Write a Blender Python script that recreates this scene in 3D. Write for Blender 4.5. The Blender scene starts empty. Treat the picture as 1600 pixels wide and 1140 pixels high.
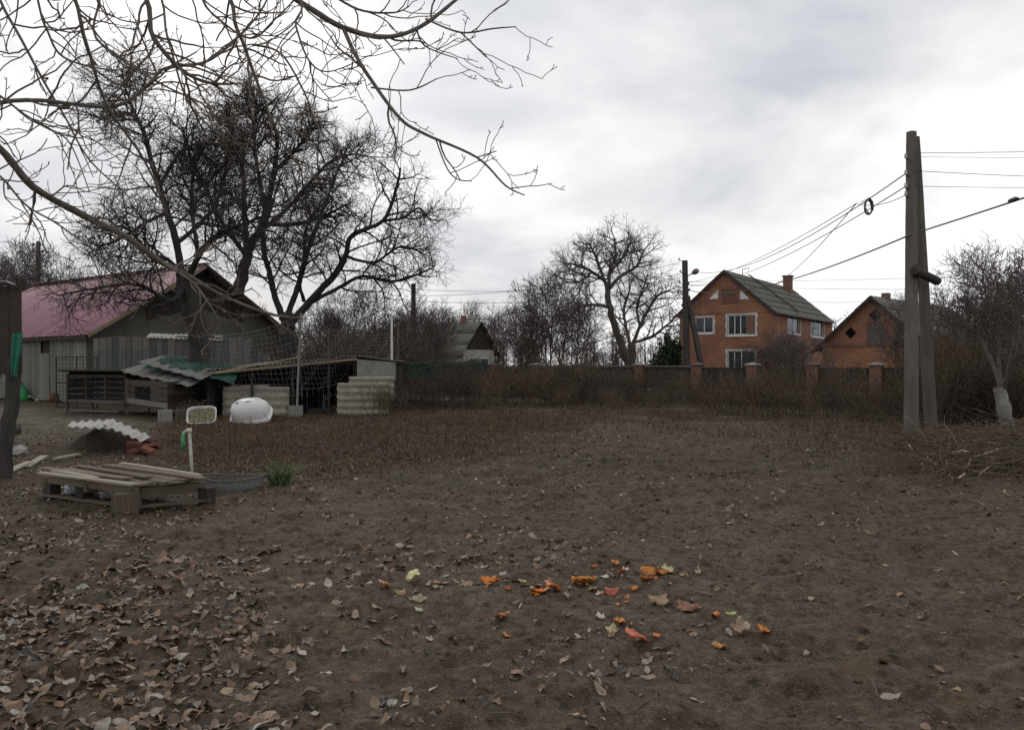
import bpy, math, random
import numpy as np
from mathutils import Vector, Matrix

# ------------------------------------------------------------------ camera, sky, sun, exposure
SC = bpy.context.scene
COL = SC.collection
F = 1244.4            # focal length in photograph pixels (28 mm on 36 mm, 1600 px wide)
EYE = 1.6
cam_d = bpy.data.cameras.new('camera'); cam_d.lens = 28.0; cam_d.sensor_width = 36.0
cam_d.clip_start = 0.05; cam_d.clip_end = 6000
cam = bpy.data.objects.new('camera', cam_d); COL.objects.link(cam)
cam.location = (0, 0, EYE); cam.rotation_euler = (math.radians(90), 0, 0)
SC.camera = cam

SUN_EL, SUN_AZ = math.radians(27), math.radians(-20)     # azimuth from +Y towards +X
sun_dir = Vector((math.sin(SUN_AZ)*math.cos(SUN_EL), math.cos(SUN_AZ)*math.cos(SUN_EL), math.sin(SUN_EL)))
world = bpy.data.worlds.new('World'); SC.world = world; world.use_nodes = True
def build_world():
    nt = world.node_tree; N = nt.nodes; L = nt.links; N.clear()
    out = N.new('ShaderNodeOutputWorld'); bg = N.new('ShaderNodeBackground'); bg.inputs[1].default_value = 0.10
    L.new(bg.outputs[0], out.inputs[0])
    sky = N.new('ShaderNodeTexSky'); sky.sky_type = 'NISHITA'; sky.sun_disc = False
    sky.sun_elevation = SUN_EL; sky.sun_rotation = SUN_AZ; sky.altitude = 100; sky.dust_density = 2.0
    tc = N.new('ShaderNodeTexCoord'); sp = N.new('ShaderNodeSeparateXYZ'); L.new(tc.outputs['Generated'], sp.inputs[0])
    def math_(op, a, b=None, clamp=False):
        m = N.new('ShaderNodeMath'); m.operation = op; m.use_clamp = clamp
        for i, v in enumerate((a, b)):
            if v is None: continue
            if isinstance(v, (int, float)): m.inputs[i].default_value = v
            else: L.new(v, m.inputs[i])
        return m.outputs[0]
    # cloud layer seen in perspective: direction projected on a high plane
    z = math_('ADD', math_('MAXIMUM', sp.outputs[2], 0.0), 0.34)
    cb = N.new('ShaderNodeCombineXYZ')
    L.new(math_('DIVIDE', sp.outputs[0], z), cb.inputs[0]); L.new(math_('DIVIDE', sp.outputs[1], z), cb.inputs[1])
    cb.inputs[2].default_value = 0.37
    def noise(scale, detail, rough, off, dist=0.0):
        mp = N.new('ShaderNodeMapping'); mp.inputs['Location'].default_value = off
        L.new(cb.outputs[0], mp.inputs[0])
        n = N.new('ShaderNodeTexNoise'); n.inputs['Scale'].default_value = scale; n.inputs['Detail'].default_value = detail
        n.inputs['Roughness'].default_value = rough; n.inputs['Distortion'].default_value = dist
        L.new(mp.outputs[0], n.inputs['Vector']); return n.outputs[0]
    n1 = noise(0.75, 6, 0.5, (CLX, CLY, 0), 0.25)
    n2 = noise(1.7, 7, 0.55, (CLX+7.1, CLY-2.2, 0), 0.4)
    mix = math_('ADD', math_('MULTIPLY', n1, 0.66), math_('MULTIPLY', n2, 0.34))
    rp = N.new('ShaderNodeValToRGB'); e = rp.color_ramp.elements
    e[0].position = 0.34; e[0].color = (0.47, 0.515, 0.60, 1)
    e[1].position = 0.60; e[1].color = (1.16, 1.15, 1.14, 1)
    m1 = rp.color_ramp.elements.new(0.44); m1.color = (0.62, 0.645, 0.69, 1)
    m2 = rp.color_ramp.elements.new(0.51); m2.color = (0.85, 0.855, 0.865, 1)
    L.new(mix, rp.inputs[0])
    # brighter cloud round the hidden sun (forward scattering)
    vm = N.new('ShaderNodeVectorMath'); vm.operation = 'DOT_PRODUCT'
    L.new(tc.outputs['Generated'], vm.inputs[0]); vm.inputs[1].default_value = sun_dir
    glow = math_('MULTIPLY', math_('POWER', math_('MAXIMUM', vm.outputs['Value'], 0.0), 14.0), 0.22)
    gain = math_('MULTIPLY', math_('ADD', glow, 0.98), 10.0)
    cl = N.new('ShaderNodeVectorMath'); cl.operation = 'SCALE'
    L.new(rp.outputs[0], cl.inputs[0]); L.new(gain, cl.inputs['Scale'])
    # thin gaps let some of the blue through
    gp = N.new('ShaderNodeMapRange'); gp.inputs[1].default_value = 0.33; gp.inputs[2].default_value = 0.47
    gp.inputs[3].default_value = 0.84; gp.inputs[4].default_value = 0.97
    L.new(mix, gp.inputs[0])
    mx = N.new('ShaderNodeMix'); mx.data_type = 'RGBA'
    L.new(gp.outputs[0], mx.inputs[0]); L.new(sky.outputs[0], mx.inputs[6]); L.new(cl.outputs[0], mx.inputs[7])
    L.new(mx.outputs[2], bg.inputs[0])
CLX, CLY = 4.4, 12.1
build_world()
sd = bpy.data.lights.new('sun', 'SUN'); sd.energy = 0.7; sd.angle = math.radians(18); sd.color = (1.0, 0.95, 0.88)
sun = bpy.data.objects.new('sun', sd); COL.objects.link(sun)
sun.rotation_euler = (-sun_dir).to_track_quat('-Z', 'Y').to_euler(); sun.location = (-10, 30, 30)

SC.view_settings.view_transform = 'Standard'; SC.view_settings.look = 'None'
SC.view_settings.exposure = 0.0; SC.view_settings.gamma = 1.0; SC.view_settings.use_curve_mapping = False
SC.cycles.use_denoising = False
SC.cycles.max_bounces = 6; SC.cycles.diffuse_bounces = 3; SC.cycles.glossy_bounces = 2
SC.cycles.transparent_max_bounces = 8; SC.cycles.transmission_bounces = 4
SC.cycles.filter_width = 1.5

# ------------------------------------------------------------------ small maths
R = random.Random(7)
def PX(px, py, D): return Vector(((px-800)/F*D, D, EYE-(py-570)/F*D))
def GD(py): return EYE*F/(py-570)
def _h(xi, yi, s):
    n = (xi.astype(np.int64)*374761393 + yi.astype(np.int64)*668265263 + s*1274126177) & 0xffffffff
    n = ((n ^ (n >> 13))*1274126177) & 0xffffffff
    return ((n ^ (n >> 16)) & 0xffff)/65535.0
def vnoise(x, y, s=0):
    xi = np.floor(x); yi = np.floor(y); fx = x-xi; fy = y-yi
    fx = fx*fx*fx*(fx*(fx*6-15)+10); fy = fy*fy*fy*(fy*(fy*6-15)+10)
    a = _h(xi, yi, s); b = _h(xi+1, yi, s); c = _h(xi, yi+1, s); d = _h(xi+1, yi+1, s)
    return (a*(1-fx)+b*fx)*(1-fy)+(c*(1-fx)+d*fx)*fy
def hgt(x, y):
    x = np.asarray(x, float); y = np.asarray(y, float)
    r = np.hypot(x, y); near = np.clip(1.2-r/45, 0.0, 1)
    z = 0.10*(vnoise(x*.22, y*.22, 1)-.5) + 0.07*(vnoise(x*.9, y*.9, 2)-.5)
    cl = vnoise(x*3.2+4*vnoise(x*.8, y*.8, 9), y*3.2, 3)
    z = z + 0.045*np.maximum(cl-.45, 0)*1.6 + 0.042*(vnoise(x*7+2*vnoise(x*2, y*2, 14), y*9, 4)-.5) + 0.024*(vnoise(x*19, y*23, 5)-.5)
    return z*near
def gz(x, y): return float(hgt(np.array([x]), np.array([y]))[0])
def GP(px, py, dz=0.0):
    D = GD(py); x = (px-800)/F*D
    return Vector((x, D, gz(x, D)+dz))

# ------------------------------------------------------------------ materials
MATS = {}
def pm(name, c1, c2, scale=4.0, rough=0.85, bump=0.3, bscale=None, rand=0.25, stretch=(1, 1, 1), c3=None, c3scale=1.3, c3amt=.5,
       coord='Object', spec=0.3, metallic=0.0, bdist=0.01, attr=None):
    m = bpy.data.materials.new(name); m.use_nodes = True; nt = m.node_tree; N = nt.nodes; L = nt.links
    b = N['Principled BSDF']; b.inputs['Roughness'].default_value = rough
    b.inputs['Specular IOR Level'].default_value = spec; b.inputs['Metallic'].default_value = metallic
    tc = N.new('ShaderNodeTexCoord'); oi = N.new('ShaderNodeObjectInfo')
    mp = N.new('ShaderNodeMapping'); mp.inputs['Scale'].default_value = stretch
    if coord == 'World':
        g = N.new('ShaderNodeNewGeometry'); L.new(g.outputs['Position'], mp.inputs[0])
    else:
        ad = N.new('ShaderNodeVectorMath'); ad.operation = 'MULTIPLY_ADD'; L.new(oi.outputs['Random'], ad.inputs[0])
        ad.inputs[1].default_value = (17.3, 9.1, 5.7); L.new(tc.outputs[coord], ad.inputs[2]); L.new(ad.outputs[0], mp.inputs[0])
    def noise(s, d=5, r=.6):
        n = N.new('ShaderNodeTexNoise'); n.inputs['Scale'].default_value = s; n.inputs['Detail'].default_value = d
        n.inputs['Roughness'].default_value = r; L.new(mp.outputs[0], n.inputs['Vector']); return n.outputs[0]
    def ramp(src, a, bb):
        mr = N.new('ShaderNodeMapRange'); mr.inputs[1].default_value = a; mr.inputs[2].default_value = bb
        L.new(src, mr.inputs[0]); return mr.outputs[0]
    def mix(f, a, bb):
        mx = N.new('ShaderNodeMix'); mx.data_type = 'RGBA'; mx.clamp_factor = True
        if isinstance(f, float): mx.inputs[0].default_value = f
        else: L.new(f, mx.inputs[0])
        for i, v in ((6, a), (7, bb)):
            if isinstance(v, tuple): mx.inputs[i].default_value = (*v, 1)
            else: L.new(v, mx.inputs[i])
        return mx.outputs[2]
    c = mix(ramp(noise(scale), .3, .7), c1, c2)
    if attr:
        at = N.new('ShaderNodeAttribute'); at.attribute_name = attr
        mm = N.new('ShaderNodeMix'); mm.data_type = 'RGBA'; mm.blend_type = 'MULTIPLY'; mm.inputs[0].default_value = 1.0
        L.new(at.outputs['Color'], mm.inputs[6]); L.new(c, mm.inputs[7]); c = mm.outputs[2]
    if c3:
        f = ramp(noise(c3scale, 4), .55, .72)
        mu = N.new('ShaderNodeMath'); mu.operation = 'MULTIPLY'; mu.inputs[1].default_value = c3amt; L.new(f, mu.inputs[0])
        c = mix(mu.outputs[0], c, c3)
    if rand > 0:
        hv = N.new('ShaderNodeHueSaturation'); mr = N.new('ShaderNodeMapRange')
        mr.inputs[3].default_value = 1-rand; mr.inputs[4].default_value = 1+rand; L.new(oi.outputs['Random'], mr.inputs[0])
        L.new(mr.outputs[0], hv.inputs['Value']); L.new(c, hv.inputs['Color']); c = hv.outputs[0]
    L.new(c, b.inputs['Base Color'])
    if bump > 0:
        bp = N.new('ShaderNodeBump'); bp.inputs['Strength'].default_value = bump; bp.inputs['Distance'].default_value = bdist
        L.new(noise(bscale or scale*3, 6), bp.inputs['Height']); L.new(bp.outputs[0], b.inputs['Normal'])
    MATS[name] = m
    return m

pm('bark_dark', (.030, .026, .023), (.060, .052, .045), 9, .9, .5, stretch=(1, 1, .3), rand=.1, c3=(.06, .065, .045), c3scale=2)
pm('twig_dark', (.034, .029, .027), (.055, .046, .042), 3, .85, 0, rand=.1)
pm('bark_walnut', (.105, .093, .075), (.19, .165, .135), 14, .8, .5, stretch=(1, 1, 1), rand=0, c3=(.10, .105, .05), c3scale=3, c3amt=.7, bdist=.004)
pm('twig_walnut', (.115, .09, .075), (.17, .135, .11), 10, .7, .2, rand=0, bdist=.002)
pm('bark_grey', (.07, .06, .053), (.12, .105, .09), 6, .9, .4, rand=.15)
pm('twig_grey', (.085, .070, .064), (.13, .108, .098), 3, .85, 0, rand=.18)
pm('twig_far', (.10, .085, .08), (.14, .12, .115), 1, .9, 0, rand=.12)
pm('twig_shrub', (.072, .051, .037), (.135, .098, .070), 2, .88, 0, rand=.3, coord='World')
pm('whitewash', (.28, .28, .26), (.16, .15, .135), 5, .9, .4, rand=0, c3=(.12, .11, .09), c3amt=.8)
pm('board_grey', (.145, .145, .122), (.22, .215, .185), 5, .85, .35, stretch=(6, 6, .7), rand=.22, c3=(.10, .11, .085), c3scale=.8)
pm('board_fence', (.115, .105, .095), (.175, .16, .145), 5, .85, .35, stretch=(6, 6, .7), rand=.4, c3=(.09, .085, .075), c3scale=.8, c3amt=.7)
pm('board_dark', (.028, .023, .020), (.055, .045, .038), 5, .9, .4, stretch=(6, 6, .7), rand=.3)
pm('board_brown', (.052, .037, .028), (.082, .060, .045), 5, .85, .4, stretch=(6, 6, .6), rand=.25, c3=(.05, .055, .03), c3scale=2)
pm('board_pale', (.26, .225, .165), (.40, .36, .28), 5, .8, .35, stretch=(6, 6, .6), rand=.3, c3=(.14, .11, .08), c3scale=1.2, c3amt=.7)
pm('board_pallet', (.105, .080, .058), (.19, .148, .108), 5, .8, .4, stretch=(7, 7, .6), rand=.3, c3=(.085, .075, .045), c3scale=1.4, c3amt=.7)
pm('slate', (.12, .12, .108), (.20, .195, .175), 5, .9, .4, rand=.15, coord='World', c3=(.10, .115, .07), c3scale=1.7, c3amt=.7)
pm('slate_pale', (.42, .40, .36), (.58, .56, .51), 7, .85, .3, rand=.1, coord='World', c3=(.17, .15, .10), c3scale=5, c3amt=.8)
pm('slate_warm', (.27, .245, .195), (.38, .35, .29), 4, .85, .3, rand=.06, coord='World', c3=(.16, .14, .11), c3scale=2.2, c3amt=.7)
pm('slate_roof', (.115, .110, .095), (.165, .158, .138), 3, .9, .4, rand=0, coord='World', c3=(.075, .085, .055), c3scale=.8, c3amt=.6)
pm('roof_pink', (.27, .125, .150), (.32, .16, .185), 1.2, .6, .15, rand=.07, coord='World', c3=(.25, .14, .14), c3scale=.5, c3amt=.4)
pm('trim_tan', (.19, .145, .095), (.25, .195, .135), 5, .8, .2, rand=.1)
pm('plaster_grey', (.085, .08, .066), (.14, .13, .11), 1.5, .9, .4, rand=0, coord='World', c3=(.08, .075, .065), c3scale=.7)
pm('plaster_pale', (.38, .36, .33), (.47, .45, .41), 1.5, .9, .3, rand=0, coord='World', c3=(.25, .23, .2), c3scale=1)
pm('concrete', (.20, .195, .175), (.29, .28, .255), 6, .9, .5, rand=.05, coord='World', c3=(.14, .145, .11), c3scale=1.4, c3amt=.6)
pm('concrete_pole', (.105, .095, .08), (.165, .15, .13), 5, .9, .5, stretch=(1, 1, .25), rand=.05, c3=(.085, .095, .065), c3scale=1.2, c3amt=.6)
pm('pole_dark', (.045, .038, .034), (.08, .07, .062), 5, .9, .4, stretch=(1, 1, .2), rand=.1)
pm('white_paint', (.66, .65, .62), (.78, .77, .74), 5, .6, .1, rand=0, c3=(.4, .38, .34), c3scale=3)
pm('enamel', (.70, .69, .67), (.78, .77, .75), 3, .35, 0, rand=0, spec=.45, c3=(.36, .28, .20), c3scale=14, c3amt=.35)
pm('rust', (.13, .06, .035), (.21, .10, .055), 9, .9, .4, rand=.2)
pm('metal_grey', (.26, .26, .25), (.36, .355, .34), 6, .55, .15, rand=.1, metallic=.3)
pm('metal_dark', (.035, .033, .032), (.06, .056, .052), 6, .6, .15, rand=.1)
pm('opening_shade', (.008, .007, .007), (.014, .012, .011), 6, .95, 0, rand=0, spec=.05)  # near-black colour painting the shade inside the gable openings
pm('wire', (.028, .027, .028), (.04, .038, .04), 6, .6, 0, rand=.1)
pm('wire_grey', (.13, .125, .115), (.19, .18, .165), 6, .5, 0, rand=.1)
pm('ceramic', (.6, .6, .58), (.7, .7, .68), 6, .3, 0, rand=.1)
pm('lamp_brown', (.20, .115, .085), (.26, .15, .11), 6, .4, 0, rand=0)
pm('pipe_white', (.52, .49, .43), (.66, .63, .57), 9, .6, .1, rand=0, c3=(.3, .2, .13), c3scale=8)
pm('plastic_green', (.03, .23, .085), (.045, .33, .12), 5, .4, .1, rand=0, spec=.5)
pm('net_green', (.016, .062, .044), (.03, .095, .066), 6, .7, .3, rand=.2)
pm('cloth_green', (.022, .14, .09), (.04, .19, .125), 6, .8, .3, rand=.2)
pm('red_brick', (.15, .058, .042), (.21, .085, .06), 6, .9, .4, rand=.3)
pm('dirt', (.042, .033, .026), (.07, .056, .044), 6, .95, .8, rand=0, coord='World', bdist=.03)
pm('basin_dirt', (.12, .10, .07), (.40, .36, .22), 28, .95, .8, rand=0, c3=(.10, .15, .05), c3scale=18, bdist=.02)
pm('evergreen', (.020, .032, .018), (.045, .06, .03), 3, .8, 0, rand=.2)
pm('grass_green', (.07, .13, .045), (.14, .20, .08), 4, .6, 0, rand=0)
pm('weed', (.9, .9, .9), (1.1, 1.1, 1.1), 2, .9, 0, rand=0, attr='col', coord='World')
pm('leaf', (.75, .75, .75), (1.2, 1.2, 1.2), 30, .62, .3, rand=0, attr='col', spec=.45, coord='World', bdist=.004)
pm('scrap', (.75, .75, .75), (1.15, 1.15, 1.15), 35, .5, .3, rand=0, attr='col', spec=.4, bdist=.004)
pm('stick', (.11, .08, .058), (.20, .15, .105), 6, .9, .3, rand=.3)
pm('stick_pale', (.36, .30, .18), (.50, .43, .28), 8, .8, .3, rand=.3)
pm('glass_jar', (.55, .60, .58), (.7, .74, .72), 4, .12, 0, rand=0, spec=.6)
pm('rubble', (.32, .30, .28), (.46, .44, .40), 6, .9, .5, rand=.2)

def glass():
    m = bpy.data.materials.new('window_glass'); m.use_nodes = True
    b = m.node_tree.nodes['Principled BSDF']; b.inputs['Base Color'].default_value = (.035, .042, .05, 1)
    b.inputs['Roughness'].default_value = .06; b.inputs['Specular IOR Level'].default_value = .6
    MATS['glass'] = m
glass()

def brickmat(name, a, b2, mortar, dark=None):
    m = bpy.data.materials.new(name); m.use_nodes = True; nt = m.node_tree; N = nt.nodes; L = nt.links
    b = N['Principled BSDF']; b.inputs['Roughness'].default_value = .9; b.inputs['Specular IOR Level'].default_value = .25
    uv = N.new('ShaderNodeUVMap'); uv.uv_map = 'uv'
    br = N.new('ShaderNodeTexBrick'); br.inputs['Scale'].default_value = 1.0
    br.inputs['Brick Width'].default_value = .26; br.inputs['Row Height'].default_value = .077
    br.inputs['Mortar Size'].default_value = .007; br.inputs['Mortar Smooth'].default_value = .3
    br.inputs['Color1'].default_value = (*a, 1); br.inputs['Color2'].default_value = (*b2, 1); br.inputs['Mortar'].default_value = (*mortar, 1)
    L.new(uv.outputs[0], br.inputs['Vector'])
    n = N.new('ShaderNodeTexNoise'); n.inputs['Scale'].default_value = .55; n.inputs['Detail'].default_value = 6
    L.new(uv.outputs[0], n.inputs['Vector'])
    mr = N.new('ShaderNodeMapRange'); mr.inputs[1].default_value = .35; mr.inputs[2].default_value = .7
    mr.inputs[3].default_value = .72; mr.inputs[4].default_value = 1.15; L.new(n.outputs[0], mr.inputs[0])
    hv = N.new('ShaderNodeHueSaturation'); L.new(mr.outputs[0], hv.inputs['Value']); L.new(br.outputs['Color'], hv.inputs['Color'])
    L.new(hv.outputs[0], b.inputs['Base Color'])
    bp = N.new('ShaderNodeBump'); bp.inputs['Strength'].default_value = .5; bp.inputs['Distance'].default_value = .01; bp.invert = True
    L.new(br.outputs['Fac'], bp.inputs['Height']); L.new(bp.outputs[0], b.inputs['Normal'])
    MATS[name] = m
brickmat('brick_house', (.30, .130, .076), (.38, .172, .100), (.25, .185, .14))
brickmat('brick_pillar', (.21, .10, .07), (.26, .13, .09), (.20, .16, .13))
brickmat('brick_white', (.62, .60, .56), (.70, .68, .64), (.42, .36, .31))
brickmat('brick_block', (.15, .125, .105), (.19, .16, .135), (.12, .10, .085))

def soilmat():
    m = bpy.data.materials.new('soil'); m.use_nodes = True; nt = m.node_tree; N = nt.nodes; L = nt.links
    b = N['Principled BSDF']; b.inputs['Specular IOR Level'].default_value = .12
    g = N.new('ShaderNodeNewGeometry')
    def noise(s, d=6, r=.6, dist=0):
        n = N.new('ShaderNodeTexNoise'); n.inputs['Scale'].default_value = s; n.inputs['Detail'].default_value = d
        n.inputs['Roughness'].default_value = r; n.inputs['Distortion'].default_value = dist
        L.new(g.outputs['Position'], n.inputs['Vector']); return n.outputs[0]
    def rng_(src, a, bb, lo=0., hi=1.):
        mr = N.new('ShaderNodeMapRange'); mr.inputs[1].default_value = a; mr.inputs[2].default_value = bb
        mr.inputs[3].default_value = lo; mr.inputs[4].default_value = hi; L.new(src, mr.inputs[0]); return mr.outputs[0]
    def mix(f, a, bb, bl='MIX'):
        mx = N.new('ShaderNodeMix'); mx.data_type = 'RGBA'; mx.blend_type = bl
        if isinstance(f, float): mx.inputs[0].default_value = f
        else: L.new(f, mx.inputs[0])
        for i, v in ((6, a), (7, bb)):
            if isinstance(v, tuple): mx.inputs[i].default_value = (*v, 1)
            else: L.new(v, mx.inputs[i])
        return mx.outputs[2]
    c = mix(rng_(noise(2.2), .32, .68), (.096, .067, .045), (.162, .119, .081))
    c = mix(rng_(noise(13, 5, .7), .49, .63, 0, .75), c, (.235, .185, .138))       # crumbly pale clods
    c = mix(rng_(noise(9.3, 6, .75), .51, .62, 0, .8), c, (.034, .024, .017))      # wet dark crumbs
    c = mix(rng_(noise(.45, 5, .6), .5, .68, 0, .55), c, (.098, .082, .044))       # thin moss and weeds
    c = mix(rng_(noise(.8, 5, .6, .5), .56, .70, 0, .5), c, (.15, .09, .057))    # rotted reddish litter
    c = mix(rng_(noise(60, 4, .7), .55, .66, 0, .65), c, (.27, .215, .165))            # grit
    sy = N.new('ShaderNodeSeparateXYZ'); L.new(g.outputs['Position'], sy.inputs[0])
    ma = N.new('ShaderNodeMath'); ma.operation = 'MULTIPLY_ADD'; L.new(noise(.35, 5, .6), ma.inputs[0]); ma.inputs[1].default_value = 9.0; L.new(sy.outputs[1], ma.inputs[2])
    c = mix(rng_(ma.outputs[0], 10.5, 17.0, 0, .62), c, mix(1.0, c, (.36, .31, .27), 'MULTIPLY'))   # soil colour multiplied darker farther along Y, with a ragged edge
    L.new(c, b.inputs['Base Color'])
    L.new(rng_(noise(1.6, 5), .35, .7, .62, .95), b.inputs['Roughness'])
    b1 = N.new('ShaderNodeBump'); b1.inputs['Strength'].default_value = 1.0; b1.inputs['Distance'].default_value = .05
    L.new(noise(14, 8, .7), b1.inputs['Height'])
    b2 = N.new('ShaderNodeBump'); b2.inputs['Strength'].default_value = 1.0; b2.inputs['Distance'].default_value = .018
    L.new(noise(55, 5, .7), b2.inputs['Height']); L.new(b1.outputs[0], b2.inputs['Normal'])
    L.new(b2.outputs[0], b.inputs['Normal'])
    MATS['soil'] = m
soilmat()

# ------------------------------------------------------------------ object helpers
WO = {}          # object -> its world origin (nothing here is rotated while it is being built)
def tag(o, label, cat, group=None):
    o['label'] = label; o['category'] = cat
    if group: o['group'] = group
    return o
def thing(name, label, cat, loc=(0, 0, 0), group=None):
    o = bpy.data.objects.new(name, None); COL.objects.link(o); o.location = loc; o.empty_display_size = .2
    WO[o] = Vector(loc)
    return tag(o, label, cat, group)
def metric_uv(me):
    uv = me.uv_layers.new(name='uv'); 
    for p in me.polygons:
        n = p.normal
        if abs(n.z) < .75:
            t = Vector((-n.y, n.x, 0)); t.normalize()
            for li in p.loop_indices:
                co = me.vertices[me.loops[li].vertex_index].co; uv.data[li].uv = (co.dot(t), co.z)
        else:
            for li in p.loop_indices:
                co = me.vertices[me.loops[li].vertex_index].co; uv.data[li].uv = (co.x, co.y)
def mkmesh(name, v, f, mat=None, smooth=False, uv=False, col=None):
    me = bpy.data.meshes.new(name)
    if isinstance(v, np.ndarray): v = v.tolist()
    if isinstance(f, np.ndarray): f = f.tolist()
    me.from_pydata(v, [], f); me.update()
    if mat: me.materials.append(MATS[mat])
    if smooth: me.polygons.foreach_set('use_smooth', [True]*len(me.polygons))
    if uv: metric_uv(me)
    if col is not None:
        a = me.attributes.new('col', 'FLOAT_COLOR', 'POINT'); a.data.foreach_set('color', np.asarray(col, np.float32).ravel())
    return me
def link(name, me, parent=None, loc=(0, 0, 0)):
    o = bpy.data.objects.new(name, me); COL.objects.link(o); o.location = loc
    if parent is not None: o.parent = parent
    WO[o] = (WO[parent] if parent is not None else Vector((0, 0, 0))) + Vector(loc)
    return o
def obj(name, v, f, mat, parent=None, smooth=False, uv=False, col=None):
    """v in world coordinates; the object's own origin is that of its parent, or its base centre when top-level"""
    a = np.array([tuple(p) for p in v], float) if not isinstance(v, np.ndarray) else v.astype(float)
    if parent is not None:
        return link(name, mkmesh(name, a-np.array(WO[parent]), f, mat, smooth, uv, col), parent)
    c = np.array([(a[:, 0].min()+a[:, 0].max())/2, (a[:, 1].min()+a[:, 1].max())/2, a[:, 2].min()])
    return link(name, mkmesh(name, a-c, f, mat, smooth, uv, col), None, tuple(c))
class MB:
    def __init__(s): s.v = []; s.f = []
    def add(s, v, f):
        k = len(s.v); s.v += [Vector(p) for p in v]; s.f += [tuple(i+k for i in q) for q in f]; return s
    def box(s, c, sx, sy, sz, M=None):
        pts = [Vector((x*sx/2, y*sy/2, z*sz/2)) for z in (-1, 1) for y in (-1, 1) for x in (-1, 1)]
        if M is not None: pts = [M @ p for p in pts]
        c = Vector(c)
        return s.add([p+c for p in pts], [(0, 2, 3, 1), (4, 5, 7, 6), (0, 1, 5, 4), (2, 6, 7, 3), (0, 4, 6, 2), (1, 3, 7, 5)])
    def frame_box(s, O, U, N, u0, u1, z0, z1, d0, d1):
        """box on a wall: along U between u0..u1, height z0..z1, depth d0..d1 along outward N"""
        Z = Vector((0, 0, 1)); pts = [O+U*u+Z*z+N*d for z in (z0, z1) for d in (d0, d1) for u in (u0, u1)]
        return s.add(pts, [(0, 2, 3, 1), (4, 5, 7, 6), (0, 1, 5, 4), (2, 6, 7, 3), (0, 4, 6, 2), (1, 3, 7, 5)])
    def tube(s, pts, rad, sides=8, cap=True):
        v, f = tube_arrays([(pts, rad)], sides)
        k = len(s.v); s.add([tuple(p) for p in v], [tuple(q) for q in f.tolist()])
        if cap:
            n = len(pts); s.f.append(tuple(k+i for i in reversed(range(sides)))); s.f.append(tuple(k+(n-1)*sides+i for i in range(sides)))
        return s
    def lathe(s, c, prof, n=16, axis=None):
        c = Vector(c); k = len(s.v); M = axis or Matrix.Identity(3)
        for r, z in prof:
            for i in range(n):
                a = 2*math.pi*i/n; s.v.append(c+M @ Vector((r*math.cos(a), r*math.sin(a), z)))
        for j in range(len(prof)-1):
            for i in range(n):
                s.f.append((k+j*n+i, k+j*n+(i+1) % n, k+(j+1)*n+(i+1) % n, k+(j+1)*n+i))
        return s
    def build(s, name, mat, parent=None, smooth=False, uv=False): return obj(name, s.v, s.f, mat, parent, smooth, uv)

def tube_arrays(paths, sides):
    """paths: list of (points, radii); all made into open tapered tubes, grouped by length so numpy does the work"""
    by = {}
    for p, r in paths: by.setdefault(len(p), []).append((p, r))
    V = []; Fc = []; base = 0
    ang = np.arange(sides)*2*math.pi/sides; ca, sa = np.cos(ang), np.sin(ang)
    for n, lst in by.items():
        P = np.array([[tuple(q) for q in p] for p, _ in lst], float); Rr = np.array([r for _, r in lst], float)
        T = np.gradient(P, axis=1); T /= np.linalg.norm(T, axis=2, keepdims=True)+1e-9
        av = np.abs(T.mean(axis=1)); ref = np.zeros_like(av); ref[np.arange(len(lst)), av.argmin(axis=1)] = 1
        A = np.cross(T, ref[:, None, :]); A /= np.linalg.norm(A, axis=2, keepdims=True)+1e-9
        B = np.cross(T, A)
        ring = P[:, :, None, :] + Rr[:, :, None, None]*(A[:, :, None, :]*ca[None, None, :, None]+B[:, :, None, :]*sa[None, None, :, None])
        V.append(ring.reshape(-1, 3)); m = len(lst)
        i = np.arange(m)[:, None, None]*n*sides; j = np.arange(n-1)[None, :, None]*sides; k = np.arange(sides)[None, None, :]
        k2 = (k+1) % sides
        q = np.stack([base+i+j+k, base+i+j+k2, base+i+j+sides+k2, base+i+j+sides+k], axis=-1)
        Fc.append(q.reshape(-1, 4)); base += m*n*sides
    return np.concatenate(V), np.concatenate(Fc)
def tubes(name, paths, sides, mat, parent, smooth=False):
    v, f = tube_arrays(paths, sides)
    return obj(name, v, f, mat, parent, smooth)

# shared meshes for planks: a unit board, x across, y thick, z 0..1 along, ragged a little
PL = {}
def plank_mesh(mat):
    if mat not in PL:
        PL[mat] = []
        for s in range(4):
            q = random.Random(s); v = []; f = []; n = 4
            for i in range(n+1):
                z = i/n; zj = z + (q.uniform(-.006, .006) if i in (0, n) else 0)
                a = .5+q.uniform(-.04, .03); b = .5+q.uniform(-.04, .03); t = .5+q.uniform(-.1, .06)
                v += [(-a, -t, zj+q.uniform(-.004, .004)), (b, -t, zj), (b, t, zj), (-a, t, zj)]
            for i in range(n):
                for k in range(4): f.append((4*i+k, 4*i+(k+1) % 4, 4*i+4+(k+1) % 4, 4*i+4+k))
            f += [(3, 2, 1, 0), (4*n, 4*n+1, 4*n+2, 4*n+3)]
            PL[mat].append(mkmesh('plank_'+mat, v, f, mat))
    return PL[mat][R.randrange(4)]
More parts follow.
